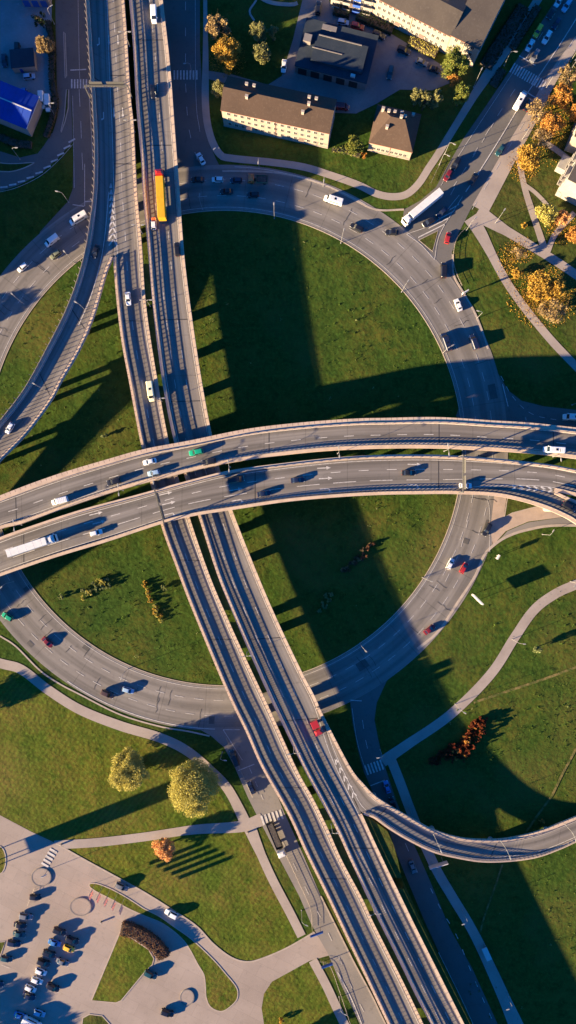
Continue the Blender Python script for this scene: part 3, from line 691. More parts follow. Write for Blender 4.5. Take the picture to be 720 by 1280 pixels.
# expansion joints across the decks: dark steel strips
M['joint'] = mat('joint_steel', (0.05, 0.045, 0.045), 0.7)
for key, axis, at_ in (('N', 0, (20, 335, 547, 690)), ('S', 0, (30, 320, 547)), ('mainL', 1, (95, 205, 400, 700, 800, 985, 1100)), ('mainR', 1, (50, 180, 400, 500, 800, 900, 1060)), ('rampL', 1, (100, 400, 480)), ('rampR', 0, (480, 625))):
    root, Lw, Rw, pa, z = VIA[key]
    for px in at_:
        v = X(px) if axis == 0 else Y(px); b = MB()
        i = min(range(1, len(Lw) - 1), key=lambda i: abs(((Lw[i] + Rw[i]) * 0.5)[axis] - v))
        d = (Rw[i] - Lw[i]).normalized(); t = Vector((-d.y, d.x, 0)) * 0.16
        a_, c_ = Lw[i] + d * 1.3, Rw[i] - d * 1.3; up = Vector((0, 0, 0.008))
        b.face([a_ + t + up, a_ - t + up, c_ - t + up, c_ + t + up])
        b.build('expansion_joint', M['joint'], root)
for key in VIA: VIA[key][3].build(VIA[key][0], 'lane_markings')

# planted median between the two north to south decks: a trough of soil hung between the ledges
def median(px_l, px_r, y0, y1, z):
    A_ = resample(world(cut(px_l, lambda p: y0 < p.y < y1), z), 60); B_ = resample(world(cut(px_r, lambda p: y0 < p.y < y1), z), 60)
    b = MB()
    for i in range(59):
        b.face([A_[i], B_[i], B_[i + 1], A_[i + 1]], 0)
    return b
root = VIA['mainR'][0]
for y0, y1 in ((326, 376), (384, 470), (480, 560), (630, 765), (775, 812), (824, 868), (1008, 1028), (1034, 1126), (1136, 1262), (1270, 1380)):
    o = median(mainL_right, mainR_left, y0, y1, ZL + 0.16).build('median_planting', M['verge'], root)
    if o.data.polygons[0].normal.z < 0: o.data.flip_normals()
o = None
# grassed fill in the fork of the east ramp and by the deck foot
def fill(name, pts, z):
    b = MB(); b.face([P(p[0], p[1], z) for p in pts]); o = b.build(name, M['verge']); o['kind'] = 'structure'
    if o.data.polygons[0].normal.z < 0: o.data.flip_normals()
def bank(pts, z):
    b = MB(); b.prism([P(p[0], p[1], z)[:2] for p in pts], -.1, z); o = b.build('embankment', M['verge']); o['kind'] = 'structure'
bank([(452.5, 1018), (466, 1025), (484, 1039), (492, 1056), (497, 1074), (502, 1098), (490, 1097), (483, 1083), (466, 1047)], 8.12)
bank([(497, 1111), (506, 1111), (525, 1152), (548, 1200), (563, 1230), (586, 1276), (620, 1345), (614, 1345), (581, 1281), (556, 1231), (541, 1201), (518, 1155), (501, 1120)], 8.05)

# unseen walls added under the decks to block low sun, partly standing for embankments
def sun_block(px, y0, y1, off, root):
    w_ = world(cut(px, lambda p: y0 < p.y < y1), ZL); b = MB()
    for a, c in zip(w_, w_[1:]):
        d = (c - a); ln = d.length; d.normalize(); n_ = Vector((-d.y, d.x, 0)); m_ = (a + c) / 2 + n_ * off
        b.box(Vector((m_.x, m_.y, -.3)), ln * 1.02, .6, ZL - .5, d)
    b.build('sun_blocking_wall', M['girder'], root)
sun_block(mainL_right, -90, 190, -2.0, VIA['mainL'][0]); sun_block(mainR_right, -90, 178, -2.0, VIA['mainR'][0]); sun_block(mainR_right, 906, 1385, -1.6, VIA['mainR'][0])

# ---------------------------------------------------------------- vehicles
def paint_mat(name, col, rough=0.3):
    return mat(name, col, rough, None, None, 0.5, 0.0, 0.6)
PC = {'white': (0.72, 0.70, 0.68), 'black': (0.012, 0.012, 0.014), 'navy': (0.012, 0.018, 0.045), 'grey': (0.16, 0.16, 0.165), 'silver': (0.42, 0.42, 0.42),
      'blue': (0.05, 0.17, 0.42), 'pale_blue': (0.30, 0.42, 0.55), 'red': (0.36, 0.02, 0.02), 'maroon': (0.16, 0.012, 0.015), 'yellow': (0.85, 0.47, 0.03),
      'green': (0.01, 0.30, 0.16), 'olive': (0.16, 0.17, 0.10), 'cream': (0.72, 0.68, 0.45), 'teal': (0.015, 0.06, 0.07), 'orange': (0.70, 0.16, 0.03), 'brown': (0.07, 0.04, 0.03)}
for k, v in PC.items(): M['p_' + k] = paint_mat(k + '_car_paint', v)
M['glass'] = mat('dark_car_glass', (0.012, 0.014, 0.018), 0.08, None, None, 0.6)
M['tyre'] = mat('tyre_rubber', (0.02, 0.02, 0.02), 0.9)
M['plastic'] = mat('black_plastic', (0.025, 0.025, 0.025), 0.6)
M['hl'] = mat('headlamp_glass', (0.75, 0.75, 0.72), 0.15, None, None, 0.6)
M['tl'] = mat('tail_lamp_red', (0.35, 0.01, 0.01), 0.25, None, None, 0.6)
M['trail'] = mat('trailer_white', (0.66, 0.64, 0.61), 0.5, [(0.6, 4, (0.56, 0.54, 0.52), 0.45, 0.75)])
M['tarp_yellow'] = mat('yellow_tarpaulin', (0.72, 0.36, 0.02), 0.6, [(0.5, 4, (0.60, 0.29, 0.015), 0.45, 0.75)], [(1.2, 0.3, 0.1)])
M['cargo'] = mat('dark_cargo', (0.06, 0.05, 0.045), 0.9, [(1.5, 5, (0.10, 0.085, 0.07), 0.45, 0.7)], [(2, 0.5, 0.2)])

def loft(secs, close=True):
    b = MB(); n = len(secs[0])
    for a, c in zip(secs, secs[1:]):
        for k in range(n):
            j = (k + 1) % n
            b.face([a[k], a[j], c[j], c[k]])
    b.face(secs[0][::-1]); b.face(secs[-1])
    return b
def sec(x, w, zb, zt, r=0.12):
    """rounded body cross-section at x"""
    return [Vector((x, y, z)) for y, z in ((-w + r, zb), (-w, zb + 0.15), (-w, zt - 0.28), (-w + 0.04, zt - r), (-w + r + 0.04, zt), (w - r - 0.04, zt), (w - 0.04, zt - r), (w, zt - 0.28), (w, zb + 0.15), (w - r, zb))]
def trap(x, w0, z0, w1, z1): return [Vector((x, -w0, z0)), Vector((x, -w1, z1)), Vector((x, w1, z1)), Vector((x, w0, z0))]
def car_kind(kind):
    """-> list of (part name, mesh, material key or None for paint, location)"""
    L_, Wd, hood, roof, gh = {'sedan': (4.5, 0.90, 0.92, 1.45, (-1.65, -1.05, 0.35, 1.05)), 'hatch': (4.1, 0.88, 0.95, 1.5, (-1.95, -1.6, 0.35, 1.0)),
                           'suv': (4.7, 0.95, 1.08, 1.72, (-2.2, -1.9, 0.35, 1.0))}[kind]
    h = L_ / 2; parts = []
    body = loft([sec(-h, Wd * .80, .38, hood - .16), sec(-h + .1, Wd * .92, .28, hood - .04), sec(-h + .6, Wd, .24, hood), sec(0, Wd, .22, hood), sec(h - 1.0, Wd, .24, hood - .03), sec(h - .35, Wd * .95, .26, hood - .14), sec(h - .08, Wd * .84, .30, hood - .22), sec(h, Wd * .70, .36, hood - .32)])
    a, b2, c, d = gh
    roofp = MB(); zr_ = roof
    # roof panel with pillars in paint
    w1 = Wd * .74
    secs = [[Vector((x, -w, z - .07)), Vector((x, -w, z)), Vector((x, -w + .12, z + .035)), Vector((x, w - .12, z + .035)), Vector((x, w, z)), Vector((x, w, z - .07))] for x, w, z in ((b2 - .12, w1 * .96, zr_ - .07), (b2 + .15, w1, zr_ - .02), ((b2 + c) / 2, w1, zr_), (c - .25, w1, zr_ - .02), (c + .02, w1 * .95, zr_ - .08))]
    roofp = loft(secs)
    for s_ in (-1, 1):
        for (xa, xb) in ((d, c), (a, b2)):
            roofp.tube((xa, s_ * (Wd - .09), hood - .04), (xb, s_ * w1 * .97, zr_ - .06), .05, .05, 5)
    k = len(body.v); body.v += roofp.v; body.f += [[i + k for i in f] for f in roofp.f]; body.m += roofp.m; body.uv += roofp.uv
    for s_ in (-1, 1):
        body.box((c - .05 + .35, s_ * (Wd + .08), hood - .05), .2, .18, .15)
    parts.append(('body', body.mesh('car_body', M['plastic'], False), None))
    g = loft([trap(a - .02, Wd * .80, hood - .05, Wd * .76, hood - .03), trap(b2, Wd * .92, hood - .05, w1 * .95, zr_ - .05), trap(c, Wd * .93, hood - .05, w1 * .95, zr_ - .05), trap(d + .02, Wd * .84, hood - .06, Wd * .80, hood - .04)])
    parts.append(('window_glass', g.mesh('car_glass', M['glass']), 'glass'))
    for sx in (-1, 1):
        for sy in (-1, 1):
            w = MB(); w.tube((sx * h * .60, sy * (Wd - .20), .33), (sx * h * .60, sy * (Wd + .015), .33), .33, .33, 14)
            w.tube((sx * h * .60, sy * (Wd + .015), .33), (sx * h * .60, sy * (Wd + .022), .33), .2, .18, 10, 0); parts.append(('wheel', w.mesh('wheel', M['tyre']), 'tyre'))
    for sy in (-1, 1):
        w = MB(); w.box((h - .20, sy * Wd * .66, hood - .36), .26, .36, .15, (1, -sy * .35)); parts.append(('headlight', w.mesh('headlight', M['hl']), 'hl'))
        w = MB(); w.box((-h + .04, sy * Wd * .66, hood - .33), .14, .34, .16); parts.append(('tail_light', w.mesh('tail_light', M['tl']), 'tl'))
    return parts
def van_kind(L_, Wd, top, cab, mini=False):
    h = L_ / 2; parts = []
    body = loft([sec(-h, Wd * .93, .35, top - .04, .16), sec(-h + .12, Wd, .28, top, .18), sec(h - cab, Wd, .28, top, .18), sec(h - cab + .25, Wd * .97, .28, top - .06, .2), sec(h - cab + .9, Wd * .95, .28, top * .62, .18), sec(h - .25, Wd * .90, .30, top * .50, .16), sec(h, Wd * .78, .38, top * .40, .16)])
    for x in [-h + .5 + i * .6 for i in range(int((L_ - cab) / .6))]: body.box((x, 0, top - .012), .05, Wd * 1.5, .03)
    for s_ in (-1, 1): body.box((h - cab + .55, s_ * (Wd + .10), top * .60), .18, .2, .28)
    parts.append(('body', body.mesh('van_body', M['plastic']), None))
    g = MB(); z0, z1 = top * .62 + .02, top - .10; x0, x1 = h - cab + .92, h - cab + .30
    g.face([Vector((x0, -Wd * .82, z0)), Vector((x0, Wd * .82, z0)), Vector((x1, Wd * .76, z1)), Vector((x1, -Wd * .76, z1))]); g.face([Vector((x0 + .02, -Wd * .82, z0 - .02)), Vector((x1 + .02, -Wd * .76, z1)), Vector((x1 + .02, Wd * .76, z1)), Vector((x0 + .02, Wd * .82, z0 - .02))])
    for s_ in (-1, 1): g.box((h - cab - .25, s_ * (Wd - .02), top * .58), .9, .07, .5)
    if mini:
        for s_ in (-1, 1): g.box((-.35 - .2, s_ * (Wd - .02), top * .58), L_ - cab - 1.9, .07, .55)
        g.box((-.6, 0, top), .7, .7, .06)
    parts.append(('window_glass', g.mesh('van_glass', M['glass'], weld=False), 'glass'))
    for sx in (-.62, .60):
        for sy in (-1, 1):
            w = MB(); w.tube((sx * h, sy * (Wd - .22), .36), (sx * h, sy * (Wd + .015), .36), .36, .36, 14); parts.append(('wheel', w.mesh('wheel', M['tyre']), 'tyre'))
    for sy in (-1, 1):
        w = MB(); w.box((h - .16, sy * Wd * .68, .72), .24, .34, .2, (1, -sy * .3)); parts.append(('headlight', w.mesh('headlight', M['hl']), 'hl'))
        w = MB(); w.box((-h + .02, sy * Wd * .84, .9), .1, .14, .5); parts.append(('tail_light', w.mesh('tail_light', M['tl']), 'tl'))
    return parts
def cabmesh(x, Wd, top, ln):
    """flat-nosed lorry cab whose rear wall is at x; returns body, glass"""
    b = loft([sec(x, Wd, .5, top, .15), sec(x + ln * .55, Wd, .45, top - .03, .15), sec(x + ln * .85, Wd * .98, .4, top - .28, .18), sec(x + ln * .97, Wd * .96, .4, top * .62, .15), sec(x + ln, Wd * .92, .42, top * .5, .15)])
    b.box((x + ln * .30, 0, top), ln * .45, Wd * 1.5, .28, None, 0, .75)
    for s_ in (-1, 1): b.box((x + ln * .8, s_ * (Wd + .16), top * .58), .2, .26, .6)
    g = MB(); xa, xb = x + ln * .975, x + ln * .87
    q = [Vector((xa, -Wd * .84, top * .63)), Vector((xa, Wd * .84, top * .63)), Vector((xb, Wd * .84, top - .36)), Vector((xb, -Wd * .84, top - .36))]
    d_ = Vector((.03, 0, .02)); g.face([p + d_ for p in q]); g.face([p + d_ * .5 for p in q[::-1]])
    for s_ in (-1, 1): g.box((x + ln * .62, s_ * (Wd - .01), top * .60), ln * .34, .06, .6)
    return b, g
def lorry_kind(L_, top, cabkey, boxkey, cab_top=3.2, flat=False, load=None):
    Wd = 1.25; h = L_ / 2; ln = 2.2; parts = []
    cb, g = cabmesh(h - ln, Wd, cab_top, ln)
    parts.append(('cab', cb.mesh('lorry_cab', M[cabkey]), cabkey)); parts.append(('windscreen', g.mesh('lorry_glass', M['glass'], weld=False), 'glass'))
    bl = L_ - ln - .7; t = MB()
    if flat:
        t.box((-h + bl / 2, 0, .95), bl, 2.5, .18); t.box((-h + bl / 2, 1.22, 1.13), bl, .06, .6); t.box((-h + bl / 2, -1.22, 1.13), bl, .06, .6); t.box((-h + .03, 0, 1.13), .06, 2.4, .6); t.box((-h + bl - .03, 0, 1.13), .06, 2.4, .8)
        parts.append(('load_bed', t.mesh('load_bed', M[boxkey]), boxkey))
        if load:
            c = MB(); c.box((-h + bl / 2, 0, 1.14), bl - .5, 2.2, .5, None, 0, .9); parts.append(('load', c.mesh('load', M[load]), load))
    else:
        t = loft([sec(-h, 1.25, 1.0, top, .06), sec(-h + bl, 1.25, 1.0, top, .06)])
        for i in range(int(bl / 2.6)): t.box((-h + 1.3 + i * 2.6, 0, top), .06, 2.45, .012)
        parts.append(('trailer', t.mesh('trailer', M[boxkey]), boxkey))
    ch = MB(); ch.box((-.3, 0, .7), L_ - 1.5, .9, .28); parts.append(('chassis', ch.mesh('chassis', M['plastic']), 'plastic'))
    xs = (h - 1.3, -h + 1.2) if L_ < 9 else (h - 1.3, h - 4.6, -h + 1.4, -h + 2.7, -h + 4.0)
    for x in xs:
        for sy in (-1, 1):
            w = MB(); w.tube((x, sy * .90, .5), (x, sy * 1.23, .5), .5, .5, 14); parts.append(('wheel', w.mesh('wheel', M['tyre']), 'tyre'))
    for sy in (-1, 1):
        w = MB(); w.box((h - .06, sy * .95, .75), .14, .35, .18); parts.append(('headlight', w.mesh('headlight', M['hl']), 'hl'))
    return parts
KINDS = {'sedan': car_kind('sedan'), 'hatch': car_kind('hatch'), 'suv': car_kind('suv'), 'van': van_kind(5.4, 0.98, 2.15, 1.9), 'minibus': van_kind(6.6, 1.03, 2.6, 1.9, True),
         'semi': lorry_kind(16.2, 3.9, 'trail', 'trail', 3.6), 'artic': lorry_kind(16.6, 3.9, 'p_red', 'tarp_yellow', 3.5), 'tipper': lorry_kind(7.0, 2.2, 'p_orange', 'p_olive', 2.7, True, 'cargo'), 'flatbed': lorry_kind(12.5, 2.2, 'trail', 'plastic', 3.0, True, 'cargo'), 'boxvan': lorry_kind(5.4, 2.7, 'p_red', 'p_red', 2.3)}
NAMES = {'sedan': 'car', 'hatch': 'car', 'suv': 'car', 'van': 'van', 'minibus': 'van', 'semi': 'lorry', 'artic': 'lorry', 'tipper': 'lorry', 'flatbed': 'lorry', 'boxvan': 'lorry'}
def vehicle(kind, col, px, py, dx, dy, z, label, group=None):
    """dx, dy = heading in photo pixels"""
    zt = z + {'sedan': .9, 'hatch': .9, 'suv': 1.1, 'van': 1.5, 'minibus': 1.8}.get(kind, 2.4)
    p = P(px, py, zt); p.z = z + 0.02
    if group == 'cars': group = 'cars on the roads'
    root = empty(('parked_' if group == 'vehicles parked in the car park' else '') + NAMES[kind], p, math.atan2(-dy, dx))
    tag(root, label, NAMES[kind], group)
    for nm, me, mk in KINDS[kind]:
        o = bpy.data.objects.new(nm, me); COL.objects.link(o); o.parent = root
        if mk is None:
            o.material_slots[0].link = 'OBJECT'; o.material_slots[0].material = M['p_' + col]
    return root
G = 0.06
road = 'vehicles on the roads and viaducts'; park = 'vehicles parked in the car park'; yard = 'vehicles parked round the blocks of flats'
V = [
 # west carriageway and its ramp
 ('sedan', 'black', 119, 314, -0.35, 1, ZL, 'black car on the curved ramp beside the hatched fork', road),
 ('sedan', 'white', 160, 373, 0.1, 1, ZL, 'white car alone on the west viaduct carriageway below the fork', road),
 ('minibus', 'cream', 188, 489, 0.14, 1, ZL, 'cream minibus on the viaduct just above the overpass', road),
 ('hatch', 'white', 12, 535, -0.62, 1, ZL - .9, 'white hatchback at the far lower end of the curved west ramp', road),
 ('van', 'white', 192, 17, 0.05, 1, ZL, 'white van at the top of the east viaduct carriageway', road),
 ('sedan', 'black', 191.5, 114, 0.08, 1, ZL, 'black car following the lorry route with its shadow reaching the viaduct edge', road),
 ('artic', 'red', 201, 243, -0.06, -1, ZL, 'long lorry with red cab and yellow tarpaulin trailer on the viaduct', road),
 ('hatch', 'white', 192, 279, -0.06, -1, ZL, 'white car with an orange bonnet right behind the yellow lorry', road),
 ('suv', 'black', 221.5, 311, -0.1, -1, ZL, 'black off-roader hugging the east edge of the viaduct below the yellow lorry', road),
 ('boxvan', 'red', 396, 911, 0.45, 1, ZL, 'red box lorry beside the chevrons where the east ramp leaves', road),
 # overpass, north carriageway
 ('van', 'white', 74, 626, -1, 0.26, ZE, 'white van at the west end of the upper overpass carriageway', road),
 ('suv', 'black', 142, 602, -1, 0.24, ZE, 'dark car with a white nose on the upper overpass carriageway', road),
 ('sedan', 'white', 187, 577, -1, 0.23, ZE, 'white car in the outer lane of the upper overpass carriageway', road),
 ('hatch', 'pale_blue', 192, 591, -1, 0.22, ZE, 'pale blue hatchback in the inner lane, level with a white car', road),
 ('suv', 'green', 245, 565, -1, 0.2, ZE, 'bright green car on the overpass above the viaduct crossing', road),
 ('suv', 'black', 261, 577, -1, 0.19, ZE, 'black estate in the inner lane just behind the bright green car', road),
 ('minibus', 'white', 693, 562, -1, -0.06, ZE, 'white minibus at the east end of the upper overpass carriageway', road),
 # overpass, south carriageway
 ('semi', 'white', 40, 682, 1, -0.33, ZE, 'long white articulated lorry at the west end of the overpass', road),
 ('hatch', 'white', 120, 666, 1, -0.28, ZE, 'white hatchback ahead of the long white articulated lorry', road),
 ('van', 'black', 295, 599.5, 1, -0.17, ZE, 'black van lost in the square gantry shadow on the overpass', road),
 ('sedan', 'navy', 330, 617, 1, -0.15, ZE, 'dark blue car close to the south parapet of the overpass', road),
 ('sedan', 'navy', 372, 600, 1, -0.1, ZE, 'navy car alone in the middle lane at the centre of the overpass', road),
 ('sedan', 'black', 511, 591, 1, 0, ZE, 'black car in the middle lane of the lower overpass, east of centre', road),
 ('hatch', 'white', 582, 607, 1, 0.02, ZE, 'white hatchback under the eastern sign gantry of the overpass', road),
 ('suv', 'black', 712, 633, 0.9, 0.45, ZE, 'black off-roader going down the exit ramp at the picture edge', road),
 # west road and ring, north west
 ('minibus', 'white', 97, 272, -0.86, 0.5, G, 'white minibus leaving the west road beside the ramp', road),
 ('van', 'white', 64, 300, -0.8, 0.6, G, 'white van on the shaded side of the ring, behind a minibus', road),
 ('hatch', 'olive', 69, 318, -0.8, 0.58, G, 'olive car in the sunlit lane of the ring', road),
 ('hatch', 'white', 28, 334, -0.75, 0.62, G, 'small white car leading the traffic at the west side of the ring', road),
 # ring, north
 ('sedan', 'white', 251, 198, -0.55, -1, G, 'white car climbing the shaded north road', road),
 ('sedan', 'black', 247, 224, -1, 0.02, G, 'black car at the mouth of the north road beside the viaduct', road),
 ('hatch', 'white', 272, 224, -1, -0.02, G, 'white hatchback on the shaded top of the ring', road),
 ('hatch', 'navy', 295, 225, -1, 0.02, G, 'dark blue car between the white hatchback and the tipper lorry', road),
 ('sedan', 'black', 283, 239, -1, 0.04, G, 'black car in the middle lane on the shaded top of the ring', road),
 ('hatch', 'black', 316, 243, -1, 0.05, G, 'small black car behind another in the middle lane of the shaded ring', road),
 ('tipper', 'orange', 322, 222, -1, -0.03, G, 'small tipper lorry with an orange cab and dark load', road),
 ('minibus', 'white', 417, 249, -1, -0.32, G, 'white minibus on the sunlit top of the ring', road),
 ('suv', 'black', 446, 284, -0.9, -0.45, G, 'black car behind the white minibus, its shadow across the lane', road),
 ('sedan', 'black', 490, 290, -1, -0.05, G, 'black car waiting where the lorry enters the ring', road),
 ('semi', 'white', 528, 259, -0.76, 0.62, G, 'white articulated lorry entering the ring from the avenue', road),
 ('suv', 'black', 536, 277, -0.85, 0.5, G, 'black car in the shadow of the white articulated lorry by the splitter island', road),
 ('sedan', 'navy', 553, 265, -0.75, 0.65, G, 'dark blue car tucked behind the white articulated lorry', road),
 ('hatch', 'red', 560, 297, 0.25, -1, G, 'bright red car passing the splitter island', road),
 ('van', 'black', 555, 337, 0.02, -1, G, 'black van leaving the ring for the avenue', road),
 ('sedan', 'white', 573, 381, -0.4, -1, G, 'white car on the east side of the ring', road),
 ('minibus', 'navy', 558, 427, -0.35, -1, G, 'dark blue minibus in the inner lane on the east side of the ring', road),
 ('van', 'navy', 593, 427, -0.35, -1, G, 'dark blue van in the outer lane on the east side of the ring', road),
 ('minibus', 'white', 717, 521, -1, -0.05, G, 'white van on the shaded east road at the picture edge', road),
 # avenue
 ('sedan', 'white', 699, 1, -0.55, 0.83, G, 'white car at the top edge of the avenue', road), ('suv', 'pale_blue', 709, 6, -0.55, 0.83, G, 'pale blue off-roader at the top corner of the avenue', road),
 ('sedan', 'black', 690, 16, -0.55, 0.83, G, 'black car queueing right behind the yellow taxi', road), ('hatch', 'navy', 696, 29, -0.55, 0.83, G, 'dark blue hatchback queueing beside the black car in the shaded avenue', road),
 ('suv', 'yellow', 673, 38, -0.5, 0.86, G, 'yellow taxi in the queue on the avenue', road), ('suv', 'white', 684, 46, -0.5, 0.86, G, 'white car alongside the yellow taxi', road),
 ('sedan', 'white', 663, 56, -0.5, 0.86, G, 'white saloon ahead of the yellow taxi', road), ('suv', 'grey', 669, 69, -0.5, 0.86, G, 'grey car first at the stop line of the avenue crossing', road),
 ('minibus', 'white', 651, 124, 0.5, -0.86, G, 'white minibus waiting at the avenue crossing', road), ('sedan', 'black', 661, 131, 0.5, -0.86, G, 'black car beside the white minibus at the avenue crossing', road),
 ('sedan', 'teal', 626, 187, -0.6, 0.8, G, 'dark teal car in the sun on the avenue beside the pavement', road),
 ('suv', 'black', 570, 204, -0.5, 0.86, G, 'black off-roader coming down the avenue ahead of the trees', road), ('hatch', 'maroon', 560, 219, -0.5, 0.86, G, 'maroon car coming down the avenue next to the black off-roader', road),
 ('sedan', 'black', 592, 223, 0.5, -0.86, G, 'black car under the long shadow in the middle of the avenue', road),
 # ring, east and south
 ('suv', 'black', 609, 662, -0.5, 0.86, G, 'black car in the east exit just south of the overpass', road), ('hatch', 'white', 563, 705, 0.45, -0.9, G, 'white hatchback on the ring south of the overpass', road),
 ('hatch', 'red', 580, 710, 0.5, -0.86, G, 'red hatchback next to the white one on the ring', road), ('sedan', 'maroon', 537, 787, 0.78, -0.62, G, 'dark red saloon near the shade boundary on the ring', road),
 ('hatch', 'green', 9, 771, -0.86, -0.5, G, 'mint green car at the west edge of the ring', road), ('sedan', 'maroon', 59, 803, 0.6, 0.6, G, 'maroon car on the south west curve of the ring', road),
 ('hatch', 'pale_blue', 160, 863, 1, 0.3, G, 'pale blue car overtaking an olive one on the south of the ring', road), ('suv', 'brown', 134, 868, 1, 0.4, G, 'dark brown car beside a pale blue one on the south of the ring', road),
 # slip road, frontage road
 ('sedan', 'blue', 484, 984, -0.3, -1, G, 'blue car stopped at the shaded crossing beside the ramp', road), ('sedan', 'black', 491, 1004, -0.3, -1, G, 'black car behind the blue one at the shaded crossing', road),
 ('sedan', 'grey', 516, 1084, 0.35, 1, G, 'grey car on the shaded slip road below the curved ramp', road),
 ('van', 'black', 293, 948, -0.4, -1, G, 'black van in the tree shade at the head of the frontage road', road), ('sedan', 'navy', 314, 985, -0.45, -1, G, 'navy car waiting on the frontage road under the viaduct', road),
 ('flatbed', 'white', 345, 1051, 0.42, 1, G, 'flatbed lorry with white cab and dark load on the frontage road', road),
 # car park
 ('hatch', 'black', 44, 1122, 1, 0.1, G, 'black hatchback alone near the round paved disc', park), ('suv', 'grey', 32, 1146, 1, 0.2, G, 'dark grey car at the head of the western row', park),
 ('sedan', 'black', 25, 1157, 1, 0.18, G, 'black saloon second in the western row', park), ('sedan', 'teal', 24, 1168, 1, 0.18, G, 'dark teal saloon third in the western row', park),
 ('suv', 'navy', 17, 1180, 1, 0.22, G, 'navy off-roader fourth in the western row', park), ('hatch', 'teal', 8, 1199, 1, 0.2, G, 'dark teal hatchback at the lower end of the western row', park),
 ('suv', 'black', 74, 1165, 1, 0.4, G, 'black car at the top of the middle rows', park), ('sedan', 'blue', 68, 1179, 1, 0.32, G, 'blue car left of the yellow one in the car park', park),
 ('suv', 'black', 90, 1176, 1, 0.4, G, 'black car directly above the yellow one in the car park', park), ('hatch', 'yellow', 86, 1186, 1, 0.45, G, 'pale yellow hatchback in the car park', park),
 ('suv', 'black', 61, 1193, 1, 0.4, G, 'black off-roader below the blue car in the middle row', park), ('suv', 'black', 54, 1204, 1, 0.4, G, 'black off-roader just above the first white car in the middle row', park),
 ('sedan', 'grey', 78, 1203, 1, 0.4, G, 'dark grey saloon below the yellow hatchback', park), ('hatch', 'white', 51, 1215, 1, 0.45, G, 'uppermost of the three white cars in the middle row', park),
 ('hatch', 'white', 46, 1226, 1, 0.42, G, 'second of the three white cars in the middle row', park), ('hatch', 'white', 38, 1236, 1, 0.5, G, 'lowest of the three white cars in the middle row', park),
 ('sedan', 'navy', 36, 1246, 1, 0.4, G, 'navy saloon just below the three white cars', park), ('suv', 'black', 66, 1235, 1, 0.5, G, 'black car on its own right of the white cars', park),
 ('sedan', 'blue', 25, 1270, 1, 0.35, G, 'blue saloon in the tree shade at the bottom of the car park', park), ('hatch', 'pale_blue', 49, 1267, 1, 0.4, G, 'pale blue hatchback in the tree shade at the bottom of the car park', park),
 ('minibus', 'white', 39, 1280, 1, 0.5, G, 'white van cut by the lower picture edge in the car park', park), ('sedan', 'navy', -4, 1230, 1, 0.2, G, 'dark car half out of the picture at the western edge of the car park', park),
 ('suv', 'teal', 188, 1219, 1, 0.5, G, 'dark teal car parked below the clipped brown hedge', park), ('suv', 'black', 209, 1267, 1, 0.35, G, 'black car near the small paved disc at the bottom', park),
 ('suv', 'grey', 152, 1109, 1, 0.45, G, 'grey car on the lane beside the five orange banners', road), ('suv', 'white', 214, 1143, -1, -0.5, G, 'white car with dark roof on the lane between two lawns', road),
 # yards
 ('suv', 'black', 398, 9, 0.1, -1, G, 'black car at the top corner of the paved yard', yard), ('hatch', 'pale_blue', 429, 27, 1, 0.15, G, 'pale blue car in front of the balconies', yard),
 ('suv', 'red', 447, 32, 1, 0.25, G, 'red car in front of the balconies', yard), ('suv', 'black', 474, 43, 1, 0.4, G, 'black off-roader behind the red car in the yard', yard),
 ('sedan', 'white', 355, 82, -0.12, 1, G, 'white saloon beside the low workshop', yard), ('suv', 'black', 505, 62, 1, 0.4, G, 'black car at the foot of the long block of flats', yard),
 ('sedan', 'grey', 527, 77, 1, 0.4, G, 'dark grey saloon at the foot of the long block of flats', yard), ('sedan', 'black', 543, 86, 1, 0.35, G, 'black saloon by the corner trees of the long block', yard),
 ('suv', 'teal', 488, 90, -0.2, 1, G, 'dark teal car on the grass edge east of the workshop', yard), ('van', 'maroon', 427, 132, 1, 0.1, G, 'dark red van behind the gable end of the brown roofed flats', yard),
 ('hatch', 'blue', 30, 117, 0, 1, G, 'blue car by the blue roofed hall', yard), ('van', 'white', 51, 124, 0.05, 1, G, 'white van by the blue roofed hall, left of its twin', yard), ('van', 'white', 59, 128, 0.05, 1, G, 'white van by the blue roofed hall, right of its twin', yard),
 ('hatch', 'pale_blue', 36, 95, 1, -0.1, G, 'pale blue car in front of the small shed', yard), ('sedan', 'navy', 5, 75, 0.1, 1, G, 'navy car at the edge of the yard', yard), ('suv', 'black', 21, 61, 0, 1, G, 'black off-roader behind the small shed', yard),
]
for v in V: vehicle(*v)
# the orange bonnet of the car behind the lorry
for o in COL.objects:
    if o.get('label', '').startswith('white car with an orange bonnet'):
        b = MB(); b.box((1.35, 0, .945), 1.0, 1.3, .02, None, 0, .96); b.build('bonnet', M['p_orange'], o); break

